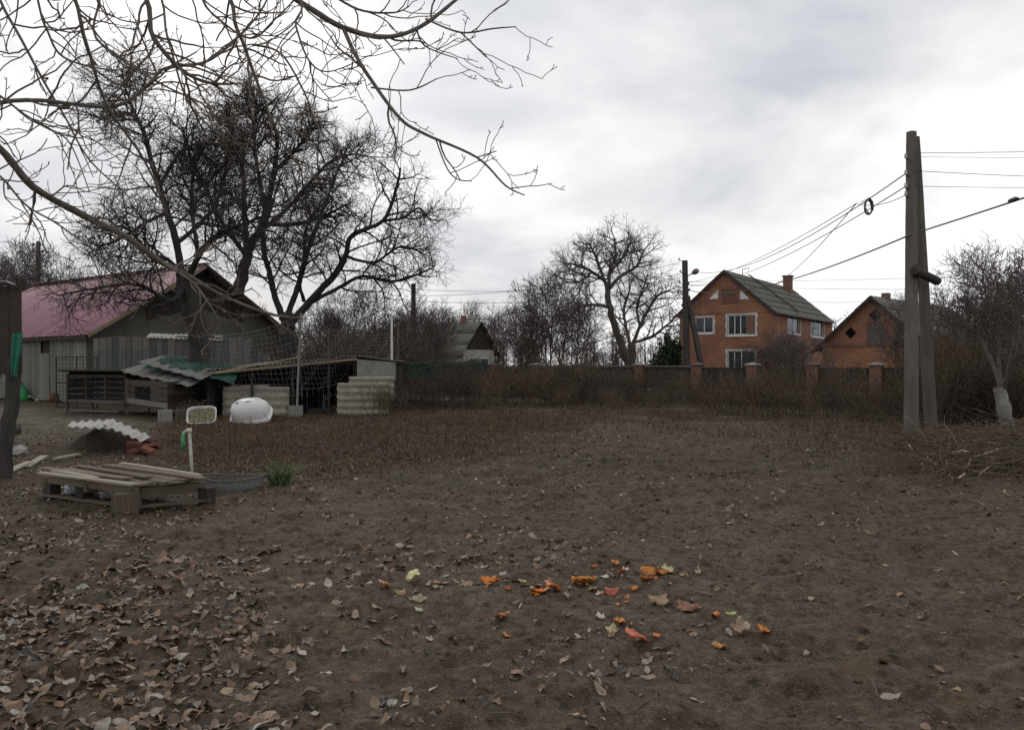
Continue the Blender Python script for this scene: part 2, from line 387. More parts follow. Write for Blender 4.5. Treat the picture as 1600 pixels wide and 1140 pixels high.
def plank(parent, A, B, w, t, N, mat, name='plank'):
    """board from A to B (world), width w, thickness t, broad face towards N"""
    A = Vector(A); B = Vector(B); z = (B-A); L = z.length; z.normalize(); y = Vector(N); y = (y-z*y.dot(z)).normalized(); x = y.cross(z)
    o = bpy.data.objects.new(name, plank_mesh(mat)); COL.objects.link(o)
    if parent is not None: o.parent = parent
    M = Matrix((x*w, y*t, z*L)).transposed().to_4x4(); M.translation = A-(WO[parent] if parent is not None else Vector((0, 0, 0)))
    o.matrix_local = M; WO[o] = A
    return o
def corr(name, A, B, C, D, nw, amp, thick, mat, parent=None, along=14, seed=0, sag=0.0):
    """corrugated sheet with corners A,B,C,D (A->B crosses the waves, A->D runs along them)"""
    A, B, C, D = map(Vector, (A, B, C, D)); q = random.Random(seed)
    N = (B-A).cross(D-A).normalized(); nu = nw*8; v = []; f = []
    jag = [q.uniform(-1, 1)*.012 for _ in range(nu+1)]
    for side in (0, 1):
        for j in range(along+1):
            t = j/along
            for i in range(nu+1):
                s = i/nu; p = (A*(1-s)+B*s)*(1-t)+(D*(1-s)+C*s)*t
                o = amp*math.sin(2*math.pi*nw*s) - sag*math.sin(math.pi*t) + side*thick
                e = jag[i] if j in (0, along) else 0
                v.append(p+N*o+(D-A)*e)
    w = nu+1; k = w*(along+1)
    for j in range(along):
        for i in range(nu):
            a = j*w+i; f.append((a, a+w, a+w+1, a+1)); f.append((k+a, k+a+1, k+a+w+1, k+a+w))
    for i in range(nu):
        f.append((i, i+1, k+i+1, k+i)); a = along*w+i; f.append((a, k+a, k+a+1, a+1))
    for j in range(along):
        a = j*w; f.append((a, k+a, k+a+w, a+w)); a = j*w+nu; f.append((a, a+w, k+a+w, k+a))
    return obj(name, v, f, mat, parent, smooth=True)

# ------------------------------------------------------------------ ground: one sheet, finer near the camera
def make_ground():
    rr = [0.0001]+list(np.geomspace(.6, 2.4, 12)[:-1])+list(2.4*1.0065**np.arange(0, 390))
    rr = rr+list(np.geomspace(rr[-1]*1.04, 3500, 60)); rr = np.array(rr)
    th = np.concatenate([np.linspace(-180, -42, 46)[:-1], np.linspace(-42, 42, 620), np.linspace(42, 180, 46)[1:-1]])
    th = np.radians(th); n = len(th)
    X = rr[:, None]*np.sin(th)[None]; Y = rr[:, None]*np.cos(th)[None]; Z = hgt(X, Y)
    v = np.stack([X, Y, Z], -1).reshape(-1, 3)
    i = np.arange(len(rr)-1)[:, None]*n; k = np.arange(n)[None]; k2 = (k+1) % n
    f = np.stack([i+k, i+n+k, i+n+k2, i+k2], -1).reshape(-1, 4)
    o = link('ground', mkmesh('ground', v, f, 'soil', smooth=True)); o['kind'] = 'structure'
    o['label'] = 'bare dark trodden soil of the yard'
    return o
ground = make_ground()

# ------------------------------------------------------------------ trees
def rv(q): 
    while True:
        v = Vector((q.uniform(-1, 1), q.uniform(-1, 1), q.uniform(-1, 1)))
        if .05 < v.length < 1: return v.normalized()
def catmull(pts, rad, sub, q=None, jit=0.0):
    P = [Vector(p) for p in pts]; out = []; rr = []
    for i in range(len(P)-1):
        a = P[max(i-1, 0)]; b = P[i]; c = P[i+1]; d = P[min(i+2, len(P)-1)]
        for k in range(sub):
            t = k/sub
            p = .5*((2*b)+(c-a)*t+(2*a-5*b+4*c-d)*t*t+(3*b-a-3*c+d)*t**3)
            if q and jit and (i or k): p = p+rv(q)*jit
            out.append(p); rr.append(rad[i]*(1-t)+rad[i+1]*t)
    out.append(P[-1]); rr.append(rad[-1]); return out, rr
def branch(q, paths, p, d, L, r0, lev, cfg):
    n = max(2, round(L/cfg['seg'][lev])); st = L/n; p = Vector(p); d = Vector(d).normalized()
    pts = [p.copy()]; rad = [r0]; rt = max(cfg['rmin'], r0*cfg.get('tip', .35))
    for i in range(n):
        d = d+rv(q)*cfg['wan'][lev]; d.z += cfg['trop'][lev]; d.normalize(); p = p+d*st
        pts.append(p.copy()); rad.append(max(rt+(r0-rt)*(1-(i+1)/n), cfg['rmin']*.8))
    paths.append((lev, pts, rad))
    if lev < cfg['max']: sprout(q, paths, pts, rad, L, lev+1, cfg)
def sprout(q, paths, pts, rad, L, lev, cfg, start=None, dens=1.0):
    s0 = cfg['start'][lev] if start is None else start
    cnt = cfg['n'][lev]*dens*(min(1.3, .35+.65*L/cfg['ref'][lev])); cnt = int(cnt)+(q.random() < cnt-int(cnt))
    az = q.uniform(0, 6.28)
    for k in range(cnt):
        t = s0+(1-s0)*(k+q.random())/max(cnt, 1); x = t*(len(pts)-1); i = min(int(x), len(pts)-2); fr = x-i
        p = pts[i].lerp(pts[i+1], fr); tg = (pts[i+1]-pts[i]).normalized(); r = rad[i]*(1-fr)+rad[i+1]*fr
        az += 2.4+q.uniform(-.6, .6); a = tg.orthogonal().normalized(); b = tg.cross(a)
        side = a*math.cos(az)+b*math.sin(az); g = math.radians(cfg['ang'][lev]+q.uniform(-14, 14))
        d = tg*math.cos(g)+side*math.sin(g)
        ln = cfg['len'][lev]*q.uniform(.55, 1.25)*(1.15-.5*t)
        branch(q, paths, p, d, ln, max(min(r*.72, cfg['rad'][lev]), cfg['rmin']), lev, cfg)
def cut(paths, a, b): return [(p, r) for l, p, r in paths if a <= l <= b]

def traced_tree(name, label, cat, limbs, cfg, seed, bark, twig, limb_bark=None, sub=5, group=None, dens=None, jit=.02, base=None, thin=1, trunk_sides=10, twig_sides=3):
    """limbs: lists of (point, radius); the first is the trunk. Side growth is added to all of them."""
    q = random.Random(seed); paths = []
    t = thing(name, label, cat, base or tuple(limbs[0][0][0]), group)
    for i, lb in enumerate(limbs):
        if i and thin != 1: lb = [(a, b*thin) for a, b in lb]
        pts, rad = catmull([a for a, _ in lb], [b for _, b in lb], sub, q, jit*lb[-1][1]/.05 if jit else 0)
        v, f = tube_arrays([(pts, rad)], trunk_sides if lb[0][1] > .03 else 6)
        ns = trunk_sides if lb[0][1] > .03 else 6
        if lb[0][1] > .03:    # uneven bark outline
            nv = len(v); k = np.repeat(np.array(rad), ns)
            v = v + (np.random.RandomState(seed+i).rand(nv, 3)-.5)*.22*k[:, None]
        obj('trunk' if i == 0 else 'limb', v, f, bark if i == 0 else (limb_bark or bark), t, smooth=True)
        L = sum((pts[k+1]-pts[k]).length for k in range(len(pts)-1))
        d = 1.0 if dens is None else dens[i]
        if d > 0: sprout(q, paths, pts, rad, L, cfg['first'], cfg, dens=d)
    big = [(p, r) for l, p, r in paths if max(r) > .012]; small = [(p, r) for l, p, r in paths if max(r) <= .012]
    if big:
        v1, f1 = tube_arrays(big, 5)
        o = obj('branches', v1, f1, limb_bark or bark, t, smooth=True); o['kind'] = 'stuff'
    if small:
        v2, f2 = tube_arrays(small, twig_sides); obj('crown', v2, f2, twig, t)
    return t
def X(D, *pp):     # traced limb at one mean depth: (px, py, radius in px, depth offset)
    return [(PX(a, b, D+(o[0] if o else 0)), r/F*(D+(o[0] if o else 0))) for a, b, r, *o in pp]

FRUIT = dict(max=4, first=2, seg=[1, .5, .30, .20, .13], wan=[.2, .25, .30, .34, .32], trop=[0, .03, .05, .05, .05], rmin=.0048,
             n=[0, 0, 11, 10, 7], ref=[1, 1, 3.0, 1.5, .7], start=[0, 0, .22, .12, .12], ang=[0, 0, 58, 55, 52],
             len=[0, 0, 1.65, .78, .40], rad=[0, 0, .040, .014, .0075], tip=.35)
def old_trees():
    D = 26.0
    traced_tree('fruit_tree', 'old dark bare fruit tree in front of the pink roofed barn', 'tree', [
        X(D, (318, 655, 20), (314, 600, 17), (312, 540, 15), (300, 480, 15), (288, 445, 12), (284, 425, 8)),
        X(D, (284, 432, 10), (276, 380, 9), (258, 320, 8, .3), (236, 250, 6.5, .5), (222, 200, 5, .4), (195, 175, 3, .2), (150, 190, 2)),
        X(D, (292, 440, 9), (310, 400, 8, -.5), (338, 368, 6.5, -.9), (380, 350, 4.5, -1.3), (420, 335, 3, -1.5)),
        X(D, (284, 430, 6), (262, 405, 5, -.4), (235, 395, 4, -.8), (195, 355, 3, -1.2), (160, 360, 2, -1.4)),
        X(D, (262, 330, 5, .2), (225, 350, 4, -.6), (185, 375, 3, -1.0), (150, 385, 2, -1.4)),
        X(D, (250, 290, 5, .4), (285, 235, 4, 1.0), (330, 225, 3, 1.5), (365, 240, 2, 1.8)),
        X(D, (228, 215, 4, .4), (200, 150, 3, .8), (190, 110, 2, 1)),
        X(D, (290, 440, 8), (268, 470, 5, -1), (215, 445, 4, -1.8), (150, 450, 3, -2.4), (90, 462, 1.8, -2.8)),
        X(D, (276, 380, 6), (330, 330, 5, 1.4), (352, 270, 4, 2.2), (360, 210, 2.5, 2.6)),
        X(D, (310, 400, 6, -.5), (300, 330, 5, .8), (300, 260, 4, 1.6), (285, 200, 2.5, 2)),
    ], FRUIT, 3, 'bark_dark', 'twig_dark', dens=[0, 1.9, 1.7, 1.5, 1.5, 1.6, 1.7, 1.5, 1.8, 1.8], thin=.6)
    D = 46.5
    f2 = dict(FRUIT); f2.update(seg=[1, .6, .4, .26, .18], len=[0, 0, 2.4, 1.2, .62], rad=[0, 0, .06, .022, .0105], rmin=.0075, n=[0, 0, 12, 11, 8], ref=[1, 1, 4, 2.2, 1.1])
    traced_tree('fruit_tree', 'tall dense dark bare tree rising behind the barn ridge', 'tree', [
        X(D, (350, 612, 13), (360, 540, 11), (372, 460, 10), (385, 400, 8), (402, 365, 6)),
        X(D, (402, 368, 8), (415, 330, 7), (428, 270, 6), (432, 210, 4.5), (415, 165, 3)),
        X(D, (385, 400, 7), (382, 330, 6, .8), (378, 260, 5, 1.3), (360, 205, 3.5, 1.8), (352, 165, 2, 2)),
        X(D, (402, 365, 6), (445, 330, 5, -1), (480, 290, 4, -1.6), (520, 250, 3, -2), (560, 240, 2, -2)),
        X(D, (385, 400, 6), (345, 345, 5, -1.5), (320, 290, 4, -2), (300, 250, 2.5, -2.4)),
        X(D, (408, 350, 6), (460, 350, 5, 1.6), (500, 340, 4, 2), (540, 320, 2.5, 2)),
        X(D, (415, 330, 5), (400, 250, 4, -1.5), (395, 190, 3, -2), (385, 150, 2, -2.4)),
        X(D, (428, 270, 5), (470, 225, 4, .8), (490, 190, 2.5, 1)),
    ], f2, 5, 'bark_dark', 'twig_dark', dens=[.2, 1.7, 1.7, 1.7, 1.6, 1.6, 1.7, 1.6], thin=.66)
    D = 31.0
    f3 = dict(FRUIT); f3.update(len=[0, 0, 1.75, .85, .45], n=[0, 0, 10, 8.5, 6], rad=[0, 0, .042, .015, .008], rmin=.0055)
    traced_tree('fruit_tree', 'low forked spreading bare tree rising behind the coop', 'tree', [
        X(D, (448, 640, 16), (450, 580, 14), (452, 530, 13), (450, 508, 12), (446, 490, 9)),
        X(D, (444, 500, 9), (430, 465, 8), (421, 425, 7, .3), (410, 375, 5, .8), (425, 320, 3.5, 1), (440, 270, 2, 1.2)),
        X(D, (455, 505, 10), (492, 462, 9), (522, 430, 8, -.3), (540, 400, 7, -.5), (550, 368, 6, -.8), (598, 345, 5, -1.2), (618, 300, 4, -1.4), (626, 262, 2.5, -1.6)),
        X(D, (448, 495, 8), (465, 450, 7, .5), (478, 400, 6, 1), (500, 340, 5, 1.5), (522, 280, 3.5, 1.8), (540, 240, 2, 2)),
        X(D, (480, 475, 6), (520, 455, 5, .8), (565, 432, 4, 1.2), (610, 440, 3.5, 1.3), (650, 430, 2.5, 1.4), (680, 415, 1.6, 1.5)),
        X(D, (475, 470, 5), (468, 440, 4, -.8), (478, 410, 4, -1), (475, 370, 3, -1.4), (490, 330, 2, -1.6)),
        X(D, (540, 400, 4, -.5), (585, 410, 3.5, .3), (625, 385, 2.5, .6), (660, 395, 1.6, .8)),
        X(D, (598, 345, 3.5, -1.2), (630, 340, 3, -.8), (655, 325, 2, -.6), (672, 345, 1.4, -.6)),
    ], f3, 8, 'bark_dark', 'twig_dark', dens=[0, 1.5, 1.6, 1.7, 1.4, 1.3, 1.5, 1.4], thin=.62)
old_trees()

WAL = dict(max=4, first=2, seg=[1, .3, .06, .04, .02], wan=[.2, .2, .30, .32, .35], trop=[0, 0, .03, .10, .16], rmin=.0024,
           n=[0, 0, 6.5, 2.8, 2.0], ref=[1, 1, 1.6, .7, .3], start=[0, 0, .15, .35, .5], ang=[0, 0, 48, 45, 50],
           len=[0, 0, .52, .22, .045], rad=[0, 0, .0078, .0046, .0040], tip=.6)
def walnut():
    base = Vector((-4.3, 3.7, 0)); fork = Vector((-4.15, 3.75, 2.3))
    def L(D, *pp, root=None): 
        a = [(PX(p[0], p[1], p[3] if len(p) > 3 else D), p[2]/F*(p[3] if len(p) > 3 else D)) for p in pp]
        return (root+a) if root else a
    limbs = [
        [(base, .20), (Vector((-4.25, 3.7, 1.1)), .165), (fork, .15)],
        [(fork, .075), (Vector((-3.6, 4.2, 3.35)), .05)] + L(5, (-90, 160, 9, 4.6), (0, 232, 8, 4.9), (52, 292, 8, 5.1), (130, 336, 7.5, 5.4), (200, 372, 7, 5.6), (250, 408, 6.5, 5.8), (290, 428, 5, 6), (350, 463, 4, 6.3), (420, 490, 3.2, 6.6), (480, 498, 2.4, 6.9)),
        [(fork, .11), (Vector((-3.4, 4.0, 3.6)), .08), (Vector((-2.2, 4.3, 4.25)), .05)] + L(5, (430, -25, 7, 4.8), (470, 4, 6.5, 4.9), (536, 43, 6, 5), (600, 58, 5, 5.1), (655, 43, 4.2, 5.2), (715, -2, 3.4, 5.3), (770, -50, 2.5, 5.4)),
        L(5, (536, 43, 4.6, 5), (555, 85, 4.2, 4.95), (580, 125, 4, 4.9), (625, 185, 3.6, 4.8), (665, 210, 3.2, 4.75), (745, 246, 2.6, 4.7), (790, 290, 2, 4.65), (820, 305, 1.5, 4.6)),
        L(5, (580, 137, 2, 4.9), (640, 141, 1.8, 4.8), (683, 123, 1.5, 4.75)),
        L(5, (665, 30, 2.3, 5.2), (720, 51, 2, 5.1), (770, 45, 1.7, 5.1), (806, 42, 1.4, 5.1)),
        L(5, (720, 51, 1.7, 5.1), (745, 75, 1.5, 5.1), (760, 90, 1.2, 5.1)),
        L(5, (650, 42, 2, 5.2), (664, 72, 1.8, 5.3), (715, 92, 1.4, 5.3)),
        L(5, (600, 60, 1.8, 5.1), (615, 78, 1.6, 5), (632, 101, 1.2, 5)),
        L(5, (680, 215, 1.6, 4.75), (698, 262, 1.5, 4.8), (715, 280, 1.4, 4.8), (737, 283, 1.2, 4.8)),
        L(5, (745, 246, 1.5, 4.7), (776, 236, 1.2, 4.7)),
        L(5, (633, 193, .8, 4.8), (628, 225, .7, 4.8), (625, 270, .6, 4.8)),
        # long level branch across the left
        [(fork, .06), (Vector((-3.6, 4.6, 2.9)), .04)] + L(5.5, (-80, 190, 5.5), (0, 161, 5), (60, 157, 4.6), (110, 162, 4.2), (180, 166, 4), (230, 135, 3.6, 5.6), (258, 107, 3.4, 5.7), (330, 93, 3, 5.8), (400, 28, 2.4, 6), (425, -20, 2, 6)),
        # drooping branches from above, left of the middle
        [(Vector((-3.4, 4.0, 3.6)), .05)] + L(5, (185, -30, 5.5, 4.6), (240, 60, 5, 4.7), (285, 110, 4.2, 4.8), (330, 130, 3.4, 4.9), (385, 130, 2.2, 5)),
        [(Vector((-3.2, 4.0, 3.8)), .05)] + L(5, (85, -40, 4.5, 5), (135, 70, 4, 5.1), (165, 160, 3.2, 5.3), (225, 250, 2.6, 5.5), (262, 330, 1.8, 5.7)),
        [(Vector((-2.8, 4.1, 4.0)), .05)] + L(5, (325, -30, 4.5, 5.2), (370, 45, 4, 5.3), (395, 110, 3.4, 5.4), (410, 150, 3, 5.4), (440, 220, 2.4, 5.5), (475, 270, 1.6, 5.6)),
        L(5, (395, 70, 2.6, 5.3), (440, 85, 2.3, 5.3), (478, 150, 2, 5.3), (492, 190, 1.8, 5.3), (520, 225, 1.6, 5.3), (560, 243, 1.3, 5.3), (615, 246, 1, 5.3)),
        [(Vector((-2.2, 4.3, 4.25)), .025)] + L(5, (448, -20, 2.6, 4.4), (462, 40, 2.3, 4.4), (483, 95, 2, 4.4), (515, 112, 1.5, 4.4), (575, 88, 1.2, 4.4)),
        L(5, (483, 95, 1.4, 4.4), (490, 125, 1.3, 4.4), (520, 160, 1.0, 4.4)),
        [(Vector((-3.4, 4.3, 3.6)), .035)] + L(5.6, (-30, -30, 3.5), (15, 30, 3.2), (70, 130, 2.6), (100, 180, 2.2), (140, 250, 1.8), (205, 310, 1.4)),
        [(Vector((-3.4, 4.3, 3.6)), .035)] + L(6.2, (140, -20, 3), (150, 60, 2.6), (250, 130, 2.2), (320, 165, 1.8), (350, 210, 1.2)),
        [(Vector((-3.6, 4.2, 3.35)), .03)] + L(4.8, (-70, 290, 3), (-10, 270, 2.6), (40, 320, 2.2), (90, 350, 1.8), (160, 400, 1.4), (200, 430, 1)),
        L(5, (-60, 110, 3, 5), (0, 150, 2.5, 5), (40, 180, 2.2, 5), (75, 200, 2, 5), (110, 225, 1.6, 5), (140, 300, 1.1, 5)),
        [(Vector((-2.8, 4.1, 4.0)), .03)] + L(5.8, (230, -30, 3), (262, 60, 2.6), (290, 150, 2.2), (330, 200, 1.8), (390, 240, 1.4), (440, 300, 1)),
        [(Vector((-2.8, 4.1, 4.0)), .03)] + L(4.6, (270, -40, 3), (330, 20, 2.6), (390, 60, 2.2), (430, 30, 1.8), (480, -20, 1.4)),
        L(5, (500, -20, 3, 5.4), (560, 15, 2.6, 5.4), (615, 20, 2.0, 5.4), (640, 10, 1.4, 5.4)),
        L(5, (30, 270, 2.4, 5), (75, 305, 2, 5.1), (105, 290, 1.6, 5.2), (135, 300, 1.2, 5.2)),
        L(5, (250, 408, 3, 5.8), (300, 440, 2.4, 5.6), (330, 480, 1.8, 5.5), (345, 505, 1.2, 5.5)),
        [(Vector((-3.2, 4.0, 3.8)), .03)] + L(5, (30, -40, 3), (70, 40, 2.6), (100, 90, 2.2), (180, 110, 1.6), (215, 95, 1.2)),
    ]
    dens = [0]+[1.0]*(len(limbs)-1)
    for k in (4, 5, 6, 7, 8, 9, 10, 11, 18): dens[k] = .7
    dens[3] = .5; dens[2] = .45; dens[1] = .8; dens[11] = 0
    for k in range(12, len(limbs)): dens[k] *= 2.1
    limbs = [lb if i == 0 else lb[:-1]+[(lb[-1][0], min(lb[-1][1], .0045))] for i, lb in enumerate(limbs)]
    traced_tree('walnut_tree', 'close pale bare tree hanging its branches into the top left of the view', 'tree', limbs, WAL, 21, 'bark_walnut', 'twig_walnut', sub=6, dens=dens, jit=.004, thin=.72, trunk_sides=8, twig_sides=5)
walnut()

def far_tree():
    D = 56.0
    c = dict(FRUIT); c.update(seg=[1, .6, .42, .30, .2], len=[0, 0, 2.2, 1.15, .6], rad=[0, 0, .06, .022, .011], rmin=.0085, n=[0, 0, 9, 7.5, 5], ref=[1, 1, 3.5, 2, 1], wan=[.2, .25, .26, .3, .3])
    traced_tree('walnut_tree', 'tall round-crowned bare tree standing alone on the skyline left of the brick house', 'tree', [
        X(D, (988, 612, 8), (982, 570, 7), (968, 530, 6), (955, 490, 5), (950, 458, 4.2)),
        X(D, (950, 460, 5), (945, 440, 4.2), (925, 425, 3.5, -1), (905, 415, 2.6, -1.6), (885, 412, 1.6, -2)),
        X(D, (950, 460, 5), (953, 425, 4.2, .5), (962, 400, 3.2, 1), (960, 372, 2, 1.4)),
        X(D, (952, 450, 4.5), (972, 430, 3.6, 1), (995, 415, 2.8, 1.5), (1005, 392, 1.8, 1.8)),
        X(D, (945, 440, 3.6), (930, 400, 3, 1.2), (920, 380, 2, 1.6)),
        X(D, (958, 482, 4), (930, 476, 3.4, -1), (905, 480, 2.4, -1.6), (885, 500, 1.6, -2)),
        X(D, (953, 425, 3, .5), (975, 400, 2.4, -.8), (985, 378, 1.6, -1.2)),
        X(D, (925, 425, 2.6, -1), (905, 440, 2.2, -1.8), (880, 440, 1.4, -2.4)),
    ], c, 31, 'bark_grey', 'twig_grey', dens=[.1, 1.3, 1.3, 1.3, 1.3, 1.3, 1.3, 1.3], thin=.72)
    traced_tree('fruit_tree', 'wide leaning bare tree between the skyline tree and the street pole', 'tree', [
        X(52, (978, 615, 7), (985, 575, 6.5), (986, 540, 6)),
        X(52, (986, 545, 4.5), (1000, 510, 3.6), (1015, 480, 3), (1030, 460, 2), (1050, 452, 1.2)),
        X(52, (986, 545, 4), (978, 510, 3.4, .8), (975, 480, 2.6, 1), (985, 450, 1.5, 1)),
        X(52, (990, 535, 3.5), (1020, 525, 3, -.8), (1045, 505, 2, -1), (1060, 490, 1.2, -1)),
        X(52, (1000, 510, 3), (995, 480, 2.5, 1), (1005, 450, 1.6, 1.4), (1012, 430, 1, 1.5)),
    ], c, 33, 'bark_grey', 'twig_grey', dens=[.1, 1.1, 1.1, 1.1, 1.1], thin=.72)
far_tree()

def copy_tree(src, loc, rz, sc, label=None):
    o = src.copy(); COL.objects.link(o); o.location = loc; o.rotation_euler = (0, 0, rz); o.scale = (sc if isinstance(sc, tuple) else (sc, sc, sc))
    if label: o['label'] = label
    for ch in src.children:
        c = ch.copy(); COL.objects.link(c); c.parent = o
    return o
ORD = ['leftmost', 'second from the left', 'third from the left', 'fourth from the left', 'fifth from the left', 'sixth from the left', 'rightmost']
def place(protos, spots, label, q):
    """spots: (px, D, scale); the first of each prototype is the prototype itself.
    label: text with {} for the rank from the left, or a list of (px limit, text)"""
    lab_ = label; rank = {k: r for r, k in enumerate(sorted(range(len(spots)), key=lambda k: spots[k][0]))}
    for i, (px, D, s) in enumerate(spots):
        if isinstance(lab_, list): label = next(t for lim, t in lab_ if px < lim)
        elif '{}' in lab_: label = lab_.format(ORD[-1] if rank[i] == len(spots)-1 else ORD[rank[i]])

        x = (px-800)/F*D; loc = (x, D, gz(x, D)-.03); pr = protos[i % len(protos)]; rz = q.uniform(0, 6.28)
        if pr.get('used'): copy_tree(pr, loc, rz, s*q.uniform(.92, 1.08), label)
        else:
            pr.location = loc; pr.rotation_euler = (0, 0, rz); pr.scale = (s, s, s); pr['used'] = 1; pr['label'] = label

def bare_tree_proto(seed, H, mat, tw, name, label, group, spread=38, multi=1):
    """generic young bare tree about H metres tall"""
    q = random.Random(seed); paths = []
    cfg = dict(max=4, first=2, seg=[1, .5, H*.085, H*.06, H*.045], wan=[.1, .12, .2, .24, .26], trop=[0, .05, .10, .09, .07], rmin=.0075,
               n=[0, 11, 9, 6, 3.2], ref=[1, H*.7, H*.36, H*.2, H*.1], start=[0, .22, .15, .15, .2], ang=[0, spread, 42, 42, 42],
               len=[0, H*.40, H*.21, H*.115, H*.06], rad=[0, .05, .022, .012, .0085], tip=.3)
    for k in range(multi):
        d = Vector((q.uniform(-.1, .1), q.uniform(-.1, .1), 1)) if multi == 1 else Vector((math.cos(k*2.4)*.35, math.sin(k*2.4)*.35, 1))
        pts = [Vector((math.cos(k*2.4), math.sin(k*2.4), 0))*(.12 if multi > 1 else 0)]; rad = [H*.017/(multi**.4)]
        n = 12; p = pts[0].copy(); d.normalize()
        for i in range(n):
            d = d+rv(q)*.09; d.z += .06; d.normalize(); p = p+d*(H*.8/n); pts.append(p.copy()); rad.append(H*.017/(multi**.4)*(1-.85*(i+1)/n))
        paths.append((0, pts, rad)); sprout(q, paths, pts, rad, H*.8, 1, cfg, dens=1/(multi**.5))
    t = thing(name, label, 'tree', (0, 0, 0), group)
    tubes('trunk', cut(paths, 0, 0), 6, mat, t, True); 
    v, f = tube_arrays(cut(paths, 1, 9), 3); obj('crown', v, f, tw, t)
    return t
def shrub_proto(seed, H, stems, mat, name, label, group, W=.5, rmin=.0042, twn=7, cat='shrub'):
    q = random.Random(seed); paths = []
    cfg = dict(max=3, first=2, seg=[1, .25, H*.11, H*.08], wan=[.1, .2, .26, .3], trop=[0, .04, .06, .05], rmin=rmin,
               n=[0, 0, twn, 3], ref=[1, 1, H*.8, H*.28], start=[0, 0, .25, .2], ang=[0, 0, 40, 42], len=[0, 0, H*.30, H*.14], rad=[0, 0, .007, .005], tip=.4)
    st = []
    for k in range(stems):
        a = q.uniform(0, 6.28); w = q.random(); p = Vector((math.cos(a)*w*W*.6, math.sin(a)*w*W*.6, 0)); lean = q.uniform(.05, .55)
        d = Vector((math.cos(a)*lean, math.sin(a)*lean, 1)); L = H*q.uniform(.6, 1.1)
        n0 = len(paths); branch(q, paths, p, d, L, q.uniform(.006, .012), 1, dict(cfg, seg=[1, H*.13, H*.11, H*.08]))
        if k == 0: pass
    t = thing(name, label, cat, (0, 0, 0), group)
    v, f = tube_arrays([(p, r) for l, p, r in paths if l == 1], 4); obj('stems', v, f, mat, t)
    v, f = tube_arrays([(p, r) for l, p, r in paths if l > 1], 3); obj('twigs', v, f, mat, t)
    return t

# ------------------------------------------------------------------ houses
def face_u(px, O, U):
    k = (px-800)/F; return (k*O.y-O.x)/(U.x-k*U.y)
def face_z(px, py, O, U):
    u = face_u(px, O, U); return EYE-(py-570)/F*(O.y+U.y*u)
def wall_panel(O, U, N, w, h, holes, thick=.25):
    """vertical wall w x h with rectangular openings and their reveals"""
    us = sorted({0, w}|{a for q in holes for a in q[:2]}); zs = sorted({0, h}|{a for q in holes for a in q[2:]}); m = MB(); Z = Vector((0, 0, 1))
    for i in range(len(us)-1):
        for j in range(len(zs)-1):
            cu = (us[i]+us[i+1])/2; cz = (zs[j]+zs[j+1])/2
            if any(a < cu < b and c < cz < d for a, b, c, d in holes): continue
            m.add([O+U*u+Z*z for u, z in ((us[i], zs[j]), (us[i+1], zs[j]), (us[i+1], zs[j+1]), (us[i], zs[j+1]))], [(0, 1, 2, 3)])
    for a, b, c, d in holes:
        ring = [(a, c), (b, c), (b, d), (a, d)]
        for k in range(4):
            (u0, z0), (u1, z1) = ring[k], ring[(k+1) % 4]
            m.add([O+U*u0+Z*z0, O+U*u1+Z*z1, O+U*u1+Z*z1-N*thick, O+U*u0+Z*z0-N*thick], [(0, 1, 2, 3)])
    return m
def window(parent, O, U, N, r, cols, surround='brick_white', sw=.14, rows=(1,), bricked=None):
    a, b, c, d = r; m = MB(); t = .07
    for x in [(a, a+t), (b-t, b)]: m.frame_box(O, U, N, x[0], x[1], c, d, -.16, -.09)
    m.frame_box(O, U, N, a+t, b-t, c, c+t, -.16, -.09); m.frame_box(O, U, N, a+t, b-t, d-t, d, -.16, -.09)
    cuts = [a+t+(b-a-2*t)*s for s in cols]
    for x in cuts: m.frame_box(O, U, N, x-.035, x+.035, c+t, d-t, -.158, -.088)
    wd = m.build('window', 'white_paint', parent)
    ed = [a+t]+cuts+[b-t]
    for i in range(len(ed)-1):
        if bricked == i:
            MB().frame_box(O, U, N, ed[i]+.03, ed[i+1]-.0, c+t, d-t, -.15, -.02).build('brick_infill', 'brick_pillar', wd, uv=True); continue
        MB().frame_box(O, U, N, ed[i]+.003, ed[i+1]-.003, c+t+.002, d-t-.002, -.14, -.12).build('pane', 'glass', wd)
    if surround:
        s = MB(); n = max(3, int((d-c)/.3)); h = (d-c+2*sw)/n
        for i in range(n):
            ww = sw if i % 2 else sw*1.35
            s.frame_box(O, U, N, a-ww, a-.004, c-sw+i*h, c-sw+(i+1)*h-.004, -.05, .03)
            s.frame_box(O, U, N, b+.004, b+ww, c-sw+i*h, c-sw+(i+1)*h-.004, -.05, .03)
        s.frame_box(O, U, N, a, b, d+.003, d+sw, -.05, .028)
        s.build('surround', surround, wd, uv=True)
        MB().frame_box(O, U, N, a-.02, b+.02, c-sw, c-.004, -.05, .07).build('sill', 'white_paint', wd)
    return wd
def slope(name, E0, E1, R1, R0, thick, mat, parent, uv=True):
    N = (E1-E0).cross(R0-E0).normalized()
    if N.z < 0: N = -N
    v = [E0, E1, R1, R0]; v += [p+N*thick for p in v]
    return obj(name, v, [(3, 2, 1, 0), (4, 5, 6, 7), (0, 1, 5, 4), (1, 2, 6, 5), (2, 3, 7, 6), (3, 0, 4, 7)], mat, parent, uv=uv)
